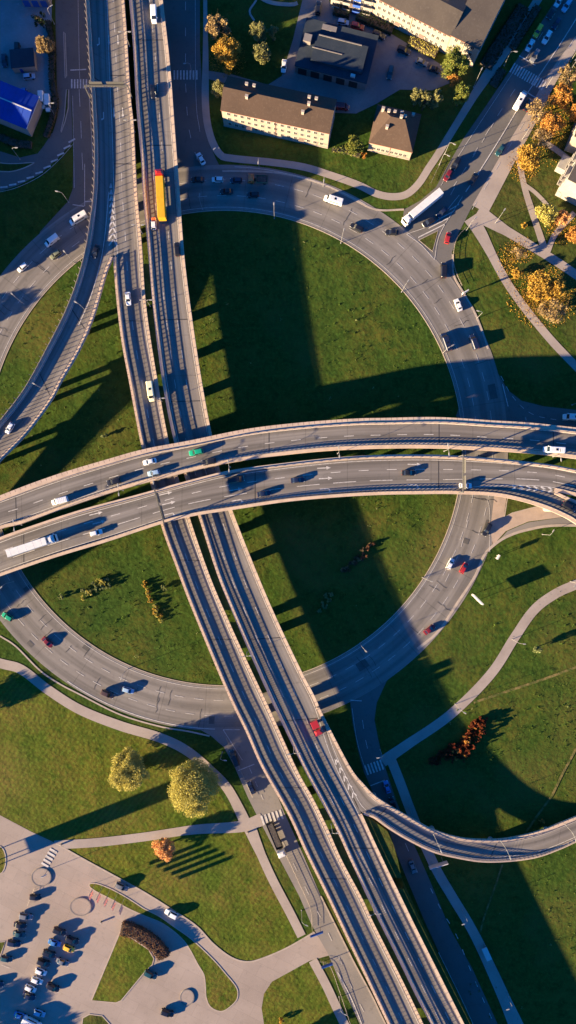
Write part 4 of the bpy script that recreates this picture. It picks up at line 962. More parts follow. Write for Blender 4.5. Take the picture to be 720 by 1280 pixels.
# ---------------------------------------------------------------- lamps, gantries, signs
def lamp(px, py, dx, dy, label, h=7.0, arm=1.3, z=0.0, double=False, group='street lamps'):
    base = P(px, py, z); d = Vector((dx, -dy, 0)).normalized(); rz = math.atan2(d.y, d.x)
    root = empty('street_lamp', base, rz); tag(root, label, 'street lamp', group)
    b = MB(); b.tube((0, 0, -0.05), (0, 0, 1.2), 0.11, 0.10, 8); b.tube((0, 0, 1.2), (0, 0, h), 0.075, 0.055, 8); b.box((0, 0, 0), .4, .4, .12)
    b.build('pole', M['lampmetal'], root)
    for s in ((1, -1) if double else (1,)):
        a = MB(); a.tube((0, 0, h - .1), (s * arm * .5, 0, h + .45), .06, .055, 6); a.tube((s * arm * .5, 0, h + .45), (s * arm, 0, h + .55), .055, .05, 6); a.build('arm', M['lampmetal'], root)
        q = loft([[Vector((s * (arm + x), y * w, h + .5 + zz)) for y, zz in ((-1, 0), (-.7, .12), (.7, .12), (1, 0))] for x, w in ((-.15, .12), (.15, .22), (.75, .2), (.95, .08))])
        q.build('lamp_head', M['lampmetal'], root)
for px, py, dx, dy, lb in [
 (68, 30, .8, -.4, 'lamp between the yard and the west road'), (69, 145, 1, 0, 'lamp on the side road near the blue roofed hall'), (25, 199, 1, 0, 'lamp on the side road island'),
 (86, 253, -.9, -.2, 'lamp on the dark grass corner of the west road'), (93, 329, -.6, -.7, 'lamp on the inner edge of the ring beside the curved ramp'), (30, 380, -.6, -.6, 'lamp on the inner west edge of the ring'),
 (241, 96, -.6, .1, 'lamp at the crossing of the north road'), (276, 197, -.6, .4, 'lamp on the corner of the north road and the ring'), (324, 211, 0, 1, 'lamp on the pavement behind the tipper lorry'),
 (404, 233, -.1, 1, 'lamp on the pavement above the white minibus'), (253, 262, 0, -1, 'lamp at the shaded inner edge of the ring beside the viaduct'), (343, 273, 0, -1, 'lamp at the shade boundary on the inner top of the ring'),
 (426, 304, .3, -1, 'lamp at the inner edge of the ring below the white minibus'), (502, 365, .6, -.8, 'lamp at the inner edge of the ring facing the splitter island'), (554, 441, .8, -.4, 'lamp at the inner east edge of the ring beside the dark blue minibus'),
 (596, 398, -.8, -.2, 'lamp on the outer east verge of the ring'), (583, 288, .5, -.5, 'lamp where the pavements meet opposite the splitter island'), (619, 279, .4, -.6, 'lamp on the lawn beside the broad pavement'),
 (630, 82, .9, .1, 'lamp beside the avenue crossing on the flats side'), (682, 111, -.6, .4, 'lamp beside the avenue crossing on the trees side'), (713, 77, -.6, .4, 'lamp among the trees at the top of the avenue'),
 (653, 174, -.6, .4, 'lamp on the avenue pavement under the yellow trees'), (556, 192, .8, .4, 'lamp at the small house corner of the avenue'), (549, 206, .8, .4, 'second lamp down the avenue from the small house corner'),
 (528, 722, .9, .3, 'lamp at the inner east edge of the ring south of the overpass'), (450, 804, .5, .5, 'lamp at the shaded inner south edge of the ring'), (160, 836, -.3, 1, 'lamp at the inner south edge of the ring by two overtaking cars'),
 (17, 727, -.6, .6, 'lamp at the inner edge of the ring below the west end of the overpass'), (678, 668, .5, -.8, 'lamp beside the exit road on the grass'), (713, 727, -.6, .3, 'lamp at the upper end of the curving footpath'),
 (640, 799, .8, .1, 'lamp at the middle of the curving footpath'), (569, 880, .8, .5, 'lamp at the lower end of the curving footpath'), (475, 937, -1, .1, 'lamp at the shaded crossing of the slip road'),
 (512, 1010, -.4, .6, 'lamp on the pavement under the curved ramp'), (278, 940, .8, .1, 'lamp on the corner lawn at the head of the frontage road'), (578, 1137, -.8, .3, 'lamp on the shaded pavement below the curved ramp'),
 (632, 1240, -.8, .3, 'lamp on the shaded pavement near the bottom of the picture'), (377, 1138, .9, .4, 'lamp on the frontage road above the car park entrance'), (424, 1246, .9, .4, 'lamp on the frontage road below the car park entrance'),
 (649, 533, -.2, -1, 'lamp on the shaded east road'), (715, 506, .1, -1, 'lamp on the dark lawn above the east road'), (713, 88, -.5, .5, 'lamp hidden among orange crowns'), (592, 109, .3, -.6, 'lamp in the yard by the corner trees')]:
    lamp(px, py, dx, dy, lb)
for i, (px, py, near) in enumerate([(162, 58, 'the white van'), (168.5, 165, 'the lorry crossing point above the yellow trailer'), (178, 292, 'the hatched fork'), (188, 383, 'the lone white car'), (203, 502, 'the cream minibus'), (309, 815, 'the ring below'), (367, 933, 'the red box lorry'), (414, 1030, 'the chevron nose of the ramp'), (465, 1128, 'the long lower stretch'), (535, 1262, 'the lower end')]):
    lamp(px, py, 1, -0.0 if py < 560 else -.15, 'twin armed lamp in the viaduct median by ' + near, 6.5, 1.2, ZL - .2, True, 'twin armed lamps in the medians')
for px, py, near in [(27, 656, 'the long white lorry'), (154, 613, 'the dark car with a white nose'), (196, 599, 'the western gantry'), (288, 584, 'the square gantry shadow'), (422, 567, 'the centre of the overpass'), (555, 564, 'the eastern joint'), (691, 571, 'the white minibus')]:
    lamp(px, py, -.1, -1, 'twin armed lamp between the overpass carriageways by ' + near, 6.0, 1.1, ZE - .1, True, 'twin armed lamps in the medians')
for px, py in ((107, 388), (56, 487)):
    lamp(px, py, -.8, -.5, 'lamp on the outer parapet of the curved west ramp, ' + ('upper' if py < 400 else 'lower') + ' one', 6, 1.2, ZL - .5)
for px, py, w in ((542, 1043, 'by its start'), (626, 1051, 'at its middle'), (706, 1030, 'at the picture edge')):
    lamp(px, py, .4, .9, 'lamp over the curved east ramp ' + w, 6.0, 2.4, ZL)
M['grey_steel'] = mat('weathered_grey_steel', (0.10, 0.095, 0.09), .6); M['sign_blue'] = mat('sign_blue', (0.02, 0.08, 0.30), 0.4); M['sign_back'] = mat('sign_back_grey', (0.42, 0.41, 0.40), 0.5); M['board'] = mat('board_white', (0.50, 0.48, 0.46), 0.5)
def gantry(a, c, z, h, panels, label, side):
    """sign gantry between deck points a and c (photo pixels at deck height); panels = (t0, t1, height)"""
    A_, C_ = P(*a, z), P(*c, z); mid = (A_ + C_) / 2; d = C_ - A_; Ln = d.length; u = d.normalized()
    root = empty('sign_gantry', (mid.x, mid.y, z), math.atan2(u.y, u.x)); tag(root, label, 'gantry', 'sign gantries over the carriageways')
    for s in (-1, 1):
        b = MB(); b.box((s * Ln / 2, 0, -.3), .3, .3, h + .3); b.build('post', M['grey_steel'], root)
    b = MB()
    for yy in (-.12, .12):
        for zz in (h - .6, h): b.tube((-Ln / 2, yy, zz), (Ln / 2, yy, zz), .07, .07, 6)
    k = int(Ln / .9)
    for i in range(k):
        x0, x1 = -Ln / 2 + i * Ln / k, -Ln / 2 + (i + 1) * Ln / k
        b.tube((x0, -.12, h), (x1, .12, h), .025, .04, 4); b.tube((x0, -.12, h - .6), (x1, -.12, h), .025, .04, 4); b.tube((x0, .12, h), (x0, -.12, h), .025, .04, 4)
    b.build('truss', M['grey_steel'], root)
    for t0, t1, ph in panels:
        b = MB(); x0, x1 = -Ln / 2 + t0 * Ln, -Ln / 2 + t1 * Ln
        b.box(((x0 + x1) / 2, side * .5, h - .3 - ph / 2), x1 - x0, .06, ph); b.build('sign_panel', M['grey_steel'], root)
gantry((112.5, 122), (165, 122), ZL, 6.6, [(.12, .42, 2.8), (.52, .92, 2.8)], 'sign gantry across the west viaduct carriageway at its lane arrows', 1)
gantry((197.5, 612), (209, 653), ZE, 6.4, [(.12, .42, 3.0), (.50, .9, 3.0)], 'sign gantry across the lower overpass carriageway at its western end', 1)
gantry((573, 571), (573, 616), ZE, 6.4, [(.1, .48, 3.0), (.55, .92, 3.0)], 'sign gantry across the lower overpass carriageway at its eastern end', 1)
def board(a, c, z0, z1, label, cat='sign', m='board', th=.25):
    A_, C_ = P(*a, z1), P(*c, z1); mid = (A_ + C_) / 2; d = C_ - A_; Ln = d.length; u = d.normalized()
    root = empty('billboard' if cat == 'billboard' else 'road_sign', (mid.x, mid.y, 0), math.atan2(u.y, u.x)); tag(root, label, cat)
    for s in (-.3, .3): b = MB(); b.tube((s * Ln, 0, -.1), (s * Ln, 0, z0 + .2), .09, .09, 8); b.build('post', M['galv'], root)
    b = MB(); b.box((0, 0, z0), Ln, th, z1 - z0); b.build('panel', M[m], root)
board((592.5, 744), (604.5, 756), 2.9, 5.8, 'white billboard seen edge on, throwing an oblong shadow on the grass', 'billboard', 'board', .5)
board((537.5, 1087), (560.5, 1080), 3.0, 5.2, 'wide road sign on the dark grass below the curved ramp')
board((622, 699), (625, 694), 2.0, 3.4, 'small white sign on the grass inside the exit curve', 'sign', 'board', .5)
board((388, 1172), (404, 1166), 2.6, 3.6, 'dark blue direction sign at the corner above the car park entrance', 'sign', 'sign_blue')
board((402, 1211), (416, 1206), 2.2, 3.4, 'dark blue direction sign below the car park entrance', 'sign', 'sign_blue')
board((579, 366), (586, 362), 2.4, 4.2, 'pale sign on the outer verge of the ring by the white car', 'sign', 'board', .4)
# tall advertising totem west of the frame: only its shadow lies across the lawn
root = empty('advertising_totem', P(-44, 1088), math.atan2(-SH.x, SH.y)); tag(root, 'tall advertising totem on three legs west of the car park', 'totem')
for x_ in (-2.6, .9, 2.5): b = MB(); b.tube((x_, 0, -.1), (x_, 0, 5.2), .16, .16, 8); b.build('leg', M['galv'], root)
b = MB(); b.box((0, 0, 5.0), 5.6, .6, 13.0); b.build('panel', M['board'], root)
# orange banners on masts in the planted strip
M['banner'] = mat('orange_banner', (0.95, 0.52, 0.36), 0.8); M['banner_w'] = mat('white_banner', (0.75, 0.62, 0.55), 0.8)
nth = ('first', 'second', 'third', 'fourth', 'fifth')
for i, (px, py) in enumerate([(119.5, 1103.5), (128.5, 1107.5), (137.5, 1112), (147, 1116.5), (156, 1121.5)]):
    root = empty('banner_mast', P(px, py), math.atan2(-SH.x, SH.y)); tag(root, 'orange banner mast at the car park edge, %s from the striped crossing' % nth[i], 'banner', 'orange banners at the car park edge')
    b = MB(); b.tube((0, 0, -.1), (0, 0, 8.8), .05, .04, 8); b.build('mast', M['lampmetal'], root)
    b = MB()
    for k in range(8):
        x0, x1 = .06 + k * .15, .06 + (k + 1) * .15; w0, w1 = math.sin(k * .9) * .12, math.sin((k + 1) * .9) * .12
        for (zz0, zz1) in ((4.2, 8.6),): b.face([Vector((x0, w0, zz0)), Vector((x1, w1, zz0)), Vector((x1, w1, zz1)), Vector((x0, w0, zz1))]); b.face([Vector((x0, w0 + .03, zz1)), Vector((x1, w1 + .03, zz1)), Vector((x1, w1 + .03, zz0)), Vector((x0, w0 + .03, zz0))])
        b.face([Vector((x0, w0, 8.6)), Vector((x1, w1, 8.6)), Vector((x1, w1 + .03, 8.6)), Vector((x0, w0 + .03, 8.6))])
    b.build('banner', M['banner'], root)
# bus shelter and odds and ends
def shelter(px, py, dx, dy, label):
    d = Vector((dx, -dy, 0)); root = empty('bus_shelter', P(px, py), math.atan2(d.y, d.x)); tag(root, label, 'bus shelter')
    for s in (-1, 1): b = MB(); b.box((s * 1.9, .6, 0), .1, .1, 2.4); b.build('post', M['galv'], root)
    b = MB(); b.box((0, .7, .3), 4.2, .05, 1.9); b.build('glass_wall', M['sign_back'], root)
    b = MB(); b.box((0, 0, 2.4), 4.6, 1.9, .14); b.build('roof', M['board'], root)
    b = MB(); b.box((0, .4, .4), 3, .4, .06); b.build('bench', M['galv'], root)
shelter(606, 1187, .45, 1, 'pale roofed bus shelter on the shaded pavement near the bottom')
# railings beside the roads
def fence(pts, label, h=1.0):
    c = gpts(pts, 3); root = empty('guard_fence', c[0]); tag(root, label, 'fence'); o_ = c[0]
    b = MB(); p = MB()
    for a, d in zip(c, c[1:]):
        a = a - o_; d = d - o_
        for zz in (.55, h): b.tube(a + Vector((0, 0, zz)), d + Vector((0, 0, zz)), .04, .04, 5)
        p.tube(a, a + Vector((0, 0, h)), .04, .04, 5)
    b.build('rail', M['galv'], root); p.build('pickets', M['galv'], root)
fence([(583, 284), (570, 300), (566, 322), (569, 340), (577, 358)], 'curved guard railing on the lawn between the ring and the broad pavement')
fence([(355, 1062), (375, 1105), (388, 1135), (390, 1160)], 'guard railing along the frontage road above the car park entrance')
fence([(398, 1200), (412, 1206), (425, 1240), (440, 1285)], 'guard railing along the frontage road below the car park entrance')
fence([(551, 204), (545, 215), (538, 230)], 'short guard railing at the small house corner of the avenue')
fence([(283, 262 + 660), (299, 958), (316, 996)], 'guard railing along the head of the frontage road')

# ---------------------------------------------------------------- buildings
def facade_mat(name, wall): return mat(name, wall, 0.9, [(0.25, 6, tuple(x * .82 for x in wall), .42, .7), (1.5, 5, tuple(x * .72 for x in wall), .58, .85)])
M['plaster'] = facade_mat('cream_plaster', (0.37, 0.30, 0.235)); M['plaster_w'] = facade_mat('white_plaster', (0.34, 0.31, 0.28))
M['roof_brown'] = mat('brown_roof_sheeting', (0.070, 0.045, 0.034), 0.9, [(0.12, 6, (0.055, 0.036, 0.028), .42, .68), (1.4, 5, (0.095, 0.066, 0.05), .52, .8), (6, 3, (0.045, 0.03, 0.025), .55, .8)], [(3, .35, .06)])
M['roof_grey'] = mat('grey_roof_sheeting', (0.095, 0.077, 0.063), 0.9, [(0.12, 6, (0.075, 0.061, 0.052), .42, .68), (1.4, 5, (0.12, 0.10, 0.085), .52, .8), (6, 3, (0.065, 0.053, 0.045), .55, .8)], [(3, .35, .06)])
M['roof_blue'] = mat('blue_metal_roof', (0.008, 0.042, 0.29), 0.6, [(0.2, 5, (0.008, 0.034, 0.21), .4, .7), (1.6, 5, (0.02, 0.065, 0.26), .55, .8)], [(1, .2, .05)], .3)
M['roof_dark'] = mat('dark_felt_roof', (0.026, 0.036, 0.05), 0.85, [(0.2, 6, (0.04, 0.05, 0.062), .42, .68), (2, 5, (0.025, 0.03, 0.04), .5, .8)], [(2, .3, .06)])
M['winglass'] = mat('window_glass', (0.07, 0.065, 0.06), 0.2, None, None, .5); M['winframe'] = mat('window_frame_white', (0.55, 0.52, 0.48), .6)
M['gutter'] = mat('red_gutter', (0.28, 0.10, 0.06), .6); M['brick'] = mat('pale_brick', (0.40, 0.33, 0.28), .9, [(2, 4, (0.30, 0.25, 0.21), .45, .7)])
def windows(root, a, c, z0, floors, fh, n, w=1.1, h=1.3, first=1.0, margin=1.2, door=()):
    """windows in a wall from a to c (local 2-D points, outside to the right of a->c)"""
    a, c = Vector(a), Vector(c); u = (c - a).normalized(); nr = Vector((u.y, -u.x)); L_ = (c - a).length
    for f in range(floors):
        for i in range(n):
            x = margin + (L_ - 2 * margin) * (i + .5) / n; p = a + u * x; zz = z0 + first + f * fh
            if f == 0 and i in door:
                b = MB(); b.box((p.x + nr.x * .03, p.y + nr.y * .03, z0), 1.2, .12, 2.1, u); dr = b.build('door', M['roof_brown'], root)
                b = MB(); b.box((p.x + nr.x * .6, p.y + nr.y * .6, z0 + 2.4), 2.0, 1.2, .12, u); b.build('canopy', M['ledge'], root); continue
            b = MB(); b.box((p.x + nr.x * .01, p.y + nr.y * .01, zz - .08), w + .2, .10, h + .16, u); fr = b.build('window', M['winframe'], root)
            b = MB(); q = p + nr * .05
            b.box((q.x - u.x * w * .26, q.y - u.y * w * .26, zz), w * .46, .06, h, u); b.box((q.x + u.x * w * .26, q.y + u.y * w * .26, zz), w * .46, .06, h, u); b.build('pane', M['winglass'], fr)
def gable_block(name, a, c, depth, eave, ridge, label, wallm, roofm, floors, nwin, hip=0.0, chim=(), door=(), over=.35, fh=2.9, sidewin=2, cat='building'):
    """a, c = ground pixels of the front wall's ends (outside to the right of a->c), depth metres behind it"""
    A_, C_ = P(*a), P(*c); d = C_ - A_; Ln = d.length; u = d.normalized()
    root = empty(name, A_, math.atan2(u.y, u.x)); tag(root, label, cat)      # local: x along the front, y = back
    b = MB(); q = [Vector((0, 0, 0)), Vector((Ln, 0, 0)), Vector((Ln, depth, 0)), Vector((0, depth, 0))]; e = Vector((0, 0, eave))
    for i in range(4):
        j = (i + 1) % 4; b.face([q[i], q[j], q[j] + e, q[i] + e])
    b.face([p + e for p in q])
    if not hip:
        for x in (0, Ln): b.face([Vector((x, 0, eave)), Vector((x, depth, eave)), Vector((x, depth / 2, ridge))])
    b.build('wall', wallm, root)
    s = MB(); s.box((Ln / 2, -.06, 0), Ln + .1, .14, .7); s.box((Ln + .06, depth / 2, 0), .14, depth + .1, .7); s.build('plinth', M['girder'], root)
    r = MB(); y0, y1 = -over, depth + over; x0, x1 = -over * .6, Ln + over * .6; dz = (ridge - eave) * over / (depth / 2)
    def slab(pts, th=.16):
        up = Vector((0, 0, th)); lo = [Vector(p) for p in pts]; hi = [p + up for p in lo]
        r.face(hi); r.face(lo[::-1])
        for i in range(len(lo)):
            j = (i + 1) % len(lo); r.face([lo[i], lo[j], hi[j], hi[i]])
    zl = eave - dz + .03; zt = ridge + .03
    slab([(x0, y0, zl), (x1, y0, zl), (x1 - hip, depth / 2, zt), (x0 + hip, depth / 2, zt)]); slab([(x1, y1, zl), (x0, y1, zl), (x0 + hip, depth / 2, zt), (x1 - hip, depth / 2, zt)])
    if hip: slab([(x1, y0, zl), (x1, y1, zl), (x1 - hip, depth / 2, zt)]); slab([(x0, y1, zl), (x0, y0, zl), (x0 + hip, depth / 2, zt)])
    ro = r.build('roof', roofm, root)
    for cx, cy in chim:
        zc_ = eave + (ridge - eave) * (1 - abs(cy - depth / 2) / (depth / 2)); k = MB(); k.box((cx, cy, zc_ - .5), .85, .65, 2.0); k.box((cx, cy, zc_ + 1.5), 1.05, .85, .14); k.build('chimney', M['brick'], ro)
    g = MB(); g.tube((x0, y0 - .05, zl), (x1, y0 - .05, zl), .08, .08, 6); g.build('gutter', M['gutter'], root)
    windows(root, (0, 0), (Ln, 0), .6, floors, fh, nwin, door=door)
    if sidewin: windows(root, (Ln, 0), (Ln, depth), .6, floors, fh, sidewin, margin=1.5)
    b = MB(); b.tube((Ln / 2, -.1, .2), (Ln / 2, -.1, eave), .06, .06, 6); b.build('drainpipe', M['gutter'], root)
    return root, Ln
gable_block('apartment_block', (280, 157.5), (409.5, 185.5), 11.0, 9.9, 13.0, 'long brown roofed block of flats with sunlit cream front beside the ring', M['plaster'], M['roof_brown'], 3, 15, 0, [(8, 4), (7, 8.4), (9.5, 8.4), (27, 3.2), (28.5, 5.6), (28, 8.6), (30.4, 8.6)], (3, 11))
gable_block('house', (459.5, 188), (511.5, 200), 12.5, 6.0, 11.6, 'small cream house with a brown hipped roof and many chimneys', M['plaster'], M['roof_brown'], 1, 8, 5.2, [(4.6, 3.6), (4.0, 8.6), (6.0, 8.9), (8.4, 6.6), (8.3, 9.6), (9.6, 7.4), (12.2, 10.0), (2.0, 9.4)], (), .4)
gable_block('apartment_block', (465, 20), (556, 67), 15.0, 8.9, 10.6, 'long grey roofed block of flats, its cream front facing the paved yard', M['plaster'], M['roof_grey'], 3, 14, 0, [(9, 8.5), (17, 9.5), (22, 9.5)], (4, 9), sidewin=0)
gable_block('apartment_block', (556, 66.6), (590, 83.5), 46.0, 9.2, 10.8, 'grey roofed corner block of flats standing beside the shaded avenue', M['plaster'], M['roof_grey'], 3, 4, 0, [], (), .3, sidewin=14)
# turn: the corner block's ridge runs along its depth in the photograph, so its roof is nearly flat
root, Ln = gable_block('apartment_block', (413, 7), (464.5, 19.6), 14.0, 9.2, 10.4, 'white fronted block with blue and white balconies at the top edge', M['plaster_w'], M['roof_grey'], 3, 7, 0, [], (3,), sidewin=0)
M['balcony_blue'] = mat('blue_balcony_panel', (0.05, 0.12, 0.45), .6)
for f in range(3):
    for i in range(4):
        b = MB(); x_ = 2.0 + i * 3.6; zz = .9 + f * 2.9
        b.box((x_, -.65, zz - .14), 2.6, 1.3, .14); b.box((x_, -1.28, zz), 2.6, .06, .95); b.box((x_ - 1.28, -.65, zz), .06, 1.3, .95); b.box((x_ + 1.28, -.65, zz), .06, 1.3, .95)
        b.build('balcony', M['balcony_blue'] if i == 2 else M['plaster_w'], root)
# low workshop
A_ = P(369, 91); C_ = P(456, 113); d = C_ - A_; Ln = d.length; u = d.normalized()
root = empty('workshop', A_, math.atan2(u.y, u.x)); tag(root, 'low dark roofed workshop with a raised hall in the middle of the yard', 'building'); dp = 16.5
b = MB(); b.box((Ln / 2, dp / 2, 0), Ln, dp, 3.9); b.build('wall', M['yard_paving'], root)
b = MB(); b.box((Ln / 2, dp / 2, 3.9), Ln + .5, dp + .5, .22); rf = b.build('roof', M['roof_dark'], root)
b = MB(); b.box((Ln * .55, dp * .42, 4.12), Ln * .72, dp * .55, 1.1); b.build('raised_roof', M['roof_dark'], rf)
b = MB(); b.box((Ln * .52, dp * .68, 5.22), Ln * .6, .3, .22); b.box((Ln * .38, dp * .40, 5.22), Ln * .42, .25, .2); b.build('roof_ridge', M['yard_paving'], rf)
b = MB(); b.box((Ln * .08, dp * .55, 4.12), 2.6, 2.6, 1.6); b.box((Ln * .33, dp * .9, 4.12), 5, 1.8, .4); b.build('roof_hatch', M['yard_paving'], rf)
for i in range(5): b = MB(); b.box((2.5 + i * 4.5, -.05, 0), 3.0, .14, 3.0); b.build('garage_door', M['plastic'], root)
b = MB(); b.box((Ln - 5, 1, 4.12), 1.6, .9, .8); b.build('roof_vent', M['board'], rf)
# blue roofed hall
A_ = P(-70, 126); C_ = P(40, 171); d = C_ - A_; Ln = d.length; u = d.normalized()
root = empty('hall', A_, math.atan2(u.y, u.x)); tag(root, 'large hall with a bright blue metal roof and pale ridge line', 'building'); dp = 11.2
b = MB(); b.box((Ln / 2, dp / 2, 0), Ln, dp, 5.4); b.build('wall', M['girder'], root)
r = MB()
for (ya, yb) in ((-.4, dp / 2), (dp + .4, dp / 2)):
    lo = [Vector((-.3, ya, 5.4)), Vector((Ln + .3, ya, 5.4)), Vector((Ln + .3, yb, 6.7)), Vector((-.3, yb, 6.7))]; r.face([p + Vector((0, 0, .15)) for p in (lo if ya < yb else lo[::-1])]); r.face(lo)
    r.face([lo[0], lo[1], lo[1] + Vector((0, 0, .15)), lo[0] + Vector((0, 0, .15))])
for x_ in (-.3, Ln + .3): r.face([Vector((x_, -.4, 5.5)), Vector((x_, dp + .4, 5.5)), Vector((x_, dp / 2, 6.8))])
for i in range(int(Ln / 1.6)):
    for (ya, yb) in ((-.4, dp / 2), (dp + .4, dp / 2)): r.tube(Vector((i * 1.6, ya, 5.57)), Vector((i * 1.6, yb, 6.87)), .05, .05, 4)
rf = r.build('roof', M['roof_blue'], root)
b = MB(); b.box((Ln / 2, dp / 2, 6.8), Ln + .6, .35, .12); b.build('ridge_cap', M['board'], rf)
b = MB(); b.box((Ln + .3, dp / 2, 5.3), .2, dp + .6, .35); b.build('fascia', M['board'], root)
# small shed and a depot building at the top
A_ = P(19, 92); C_ = P(47, 89.5); d = C_ - A_; u = d.normalized()
root = empty('shed', A_, math.atan2(u.y, u.x)); tag(root, 'small dark flat roofed shed with a pale front in the yard', 'building')
b = MB(); b.box((d.length / 2, 3, 0), d.length, 6, 3.0); b.build('wall', M['plaster'], root)
b = MB(); b.box((d.length / 2, 3, 3.0), d.length + .4, 6.4, .2); b.build('roof', M['roof_dark'], root)
b = MB(); b.box((d.length * .35, -.04, 0), 1.0, .1, 2.1); b.build('door', M['roof_blue'], root)
A_ = P(30, 8); C_ = P(64, 9); d = C_ - A_; u = d.normalized()
root = empty('depot', A_, math.atan2(u.y, u.x)); tag(root, 'dark depot building cut by the top edge above the yard', 'building')
b = MB(); b.box((d.length / 2, 6, 0), d.length, 12, 4.0); b.build('wall', M['girder'], root)
b = MB(); b.box((d.length / 2, 6, 4.0), d.length + .4, 12.4, .2); b.build('roof', M['roof_dark'], root)
for i in range(3): b = MB(); b.box((1.5 + i * 3, -.05, 0), 2.2, .12, 2.8); b.build('garage_door', M['sign_blue'], root)
# flats on the east edge
def tower(name, a, c, depth, ht, label, wallm, floors, n, bal):
    A_, C_ = P(*a), P(*c); d = C_ - A_; Ln = d.length; u = d.normalized(); root = empty(name, A_, math.atan2(u.y, u.x)); tag(root, label, 'building')
    b = MB(); b.box((Ln / 2, depth / 2, 0), Ln, depth, ht); b.build('wall', wallm, root)
    b = MB(); b.box((Ln / 2, depth / 2, ht), Ln + .5, depth + .5, .3); b.build('roof', M['roof_grey'], root)
    windows(root, (0, 0), (Ln, 0), .6, floors, 2.9, n)
    for f in range(bal):
        for i in range(2):
            b = MB(); x_ = Ln * (.28 + .42 * i); zz = 2.9 * (f + 1) - .3
            b.box((x_, -.75, zz), Ln * .3, 1.5, .14); b.box((x_, -1.45, zz + .14), Ln * .3, .08, .95); b.build('balcony', wallm, root)
    return root, Ln
tower('apartment_block', (728, 128), (705, 188), 16, 9, 'cream walled block at the east edge beyond the orange trees', M['plaster'], 3, 6, 0)
root, Ln = tower('apartment_block', (716, 200), (693.5, 244), 15, 11.5, 'white block with stacked balconies at the east edge', M['plaster_w'], 3, 5, 3)
b = MB(); b.box((Ln * .3, -2.0, 0), 4.5, 4.0, 3.0); b.box((Ln * .3, -2.0, 3.0), 4.8, 4.3, .2); b.build('entrance_annex', M['plaster_w'], root)
# office block west of the frame whose shadow covers the north west corner
A_ = P(-240, 372); root = empty('office_block', A_, 0); tag(root, 'flat roofed office block west of the side road', 'building')
b = MB(); b.box((24, 74, 0), 48, 148, 12.5); b.build('wall', M['plaster'], root)
b = MB(); b.box((24, 74, 12.5), 48.6, 148.6, .3); b.build('roof', M['roof_grey'], root)

# small street furniture of the car park: twin bladed sign post, bollard chain, litter bins
root = empty('sign_post', P(60, 1087)); tag(root, 'twin armed sign post at the striped crossing beside the paved disc', 'sign')
b = MB(); b.tube((0, 0, -.1), (0, 0, 4.6), .09, .07, 8); b.build('post', M['lampmetal'], root)
for q, h in ((.5, 3.4), (-.45, 3.9)): b = MB(); b.box((q * .8, q * .3, h), .9, .12, .9, (.8, .3)); b.build('sign_panel', M['board'], root)
def rail_line(pts, label): fence(pts, label, .8)
rail_line([(44, 1109), (40, 1119), (35, 1131)], 'short rail beside the black hatchback near the paved disc')
for i, (px, py, lb) in enumerate(((77, 1055, 'litter bin at the lawn path corner'), (12, 1181, 'litter bin by the western car row'), (127, 1152, 'litter bin beside the clipped brown hedge'), (310, 1040, 'litter bin where the lawn paths meet'))):
    root = empty('litter_bin', P(px, py)); tag(root, lb, 'bin', 'litter bins on the pavements')
    b = MB(); b.tube((0, 0, 0), (0, 0, .95), .28, .32, 12); b.build('drum', M['plastic'], root)
    b = MB(); b.tube((0, 0, .95), (0, 0, 1.02), .36, .30, 12); b.build('lid', M['galv'], root)

# ---------------------------------------------------------------- trees, shrubs, hedges, leaf litter
def leaf_mat(name, cols, trans=0.25):
    m = bpy.data.materials.new(name); m.use_nodes = True; nt = m.node_tree; N = nt.nodes; Lk = nt.links; b = N['Principled BSDF']
    g = N.new('ShaderNodeNewGeometry'); cr = N.new('ShaderNodeValToRGB')
    Lk.new(g.outputs['Random Per Island'], cr.inputs[0])
    while len(cr.color_ramp.elements) < len(cols): cr.color_ramp.elements.new(0.5)
    for i, c in enumerate(cols):
        cr.color_ramp.elements[i].position = i / (len(cols) - 1); cr.color_ramp.elements[i].color = (*c, 1)
    Lk.new(cr.outputs[0], b.inputs['Base Color']); b.inputs['Roughness'].default_value = .8; b.inputs['Specular IOR Level'].default_value = .1
    t = N.new('ShaderNodeBsdfTranslucent'); Lk.new(cr.outputs[0], t.inputs[0]); mx = N.new('ShaderNodeMixShader'); mx.inputs[0].default_value = trans
    Lk.new(b.outputs[0], mx.inputs[1]); Lk.new(t.outputs[0], mx.inputs[2]); Lk.new(mx.outputs[0], N['Material Output'].inputs[0])
    return m
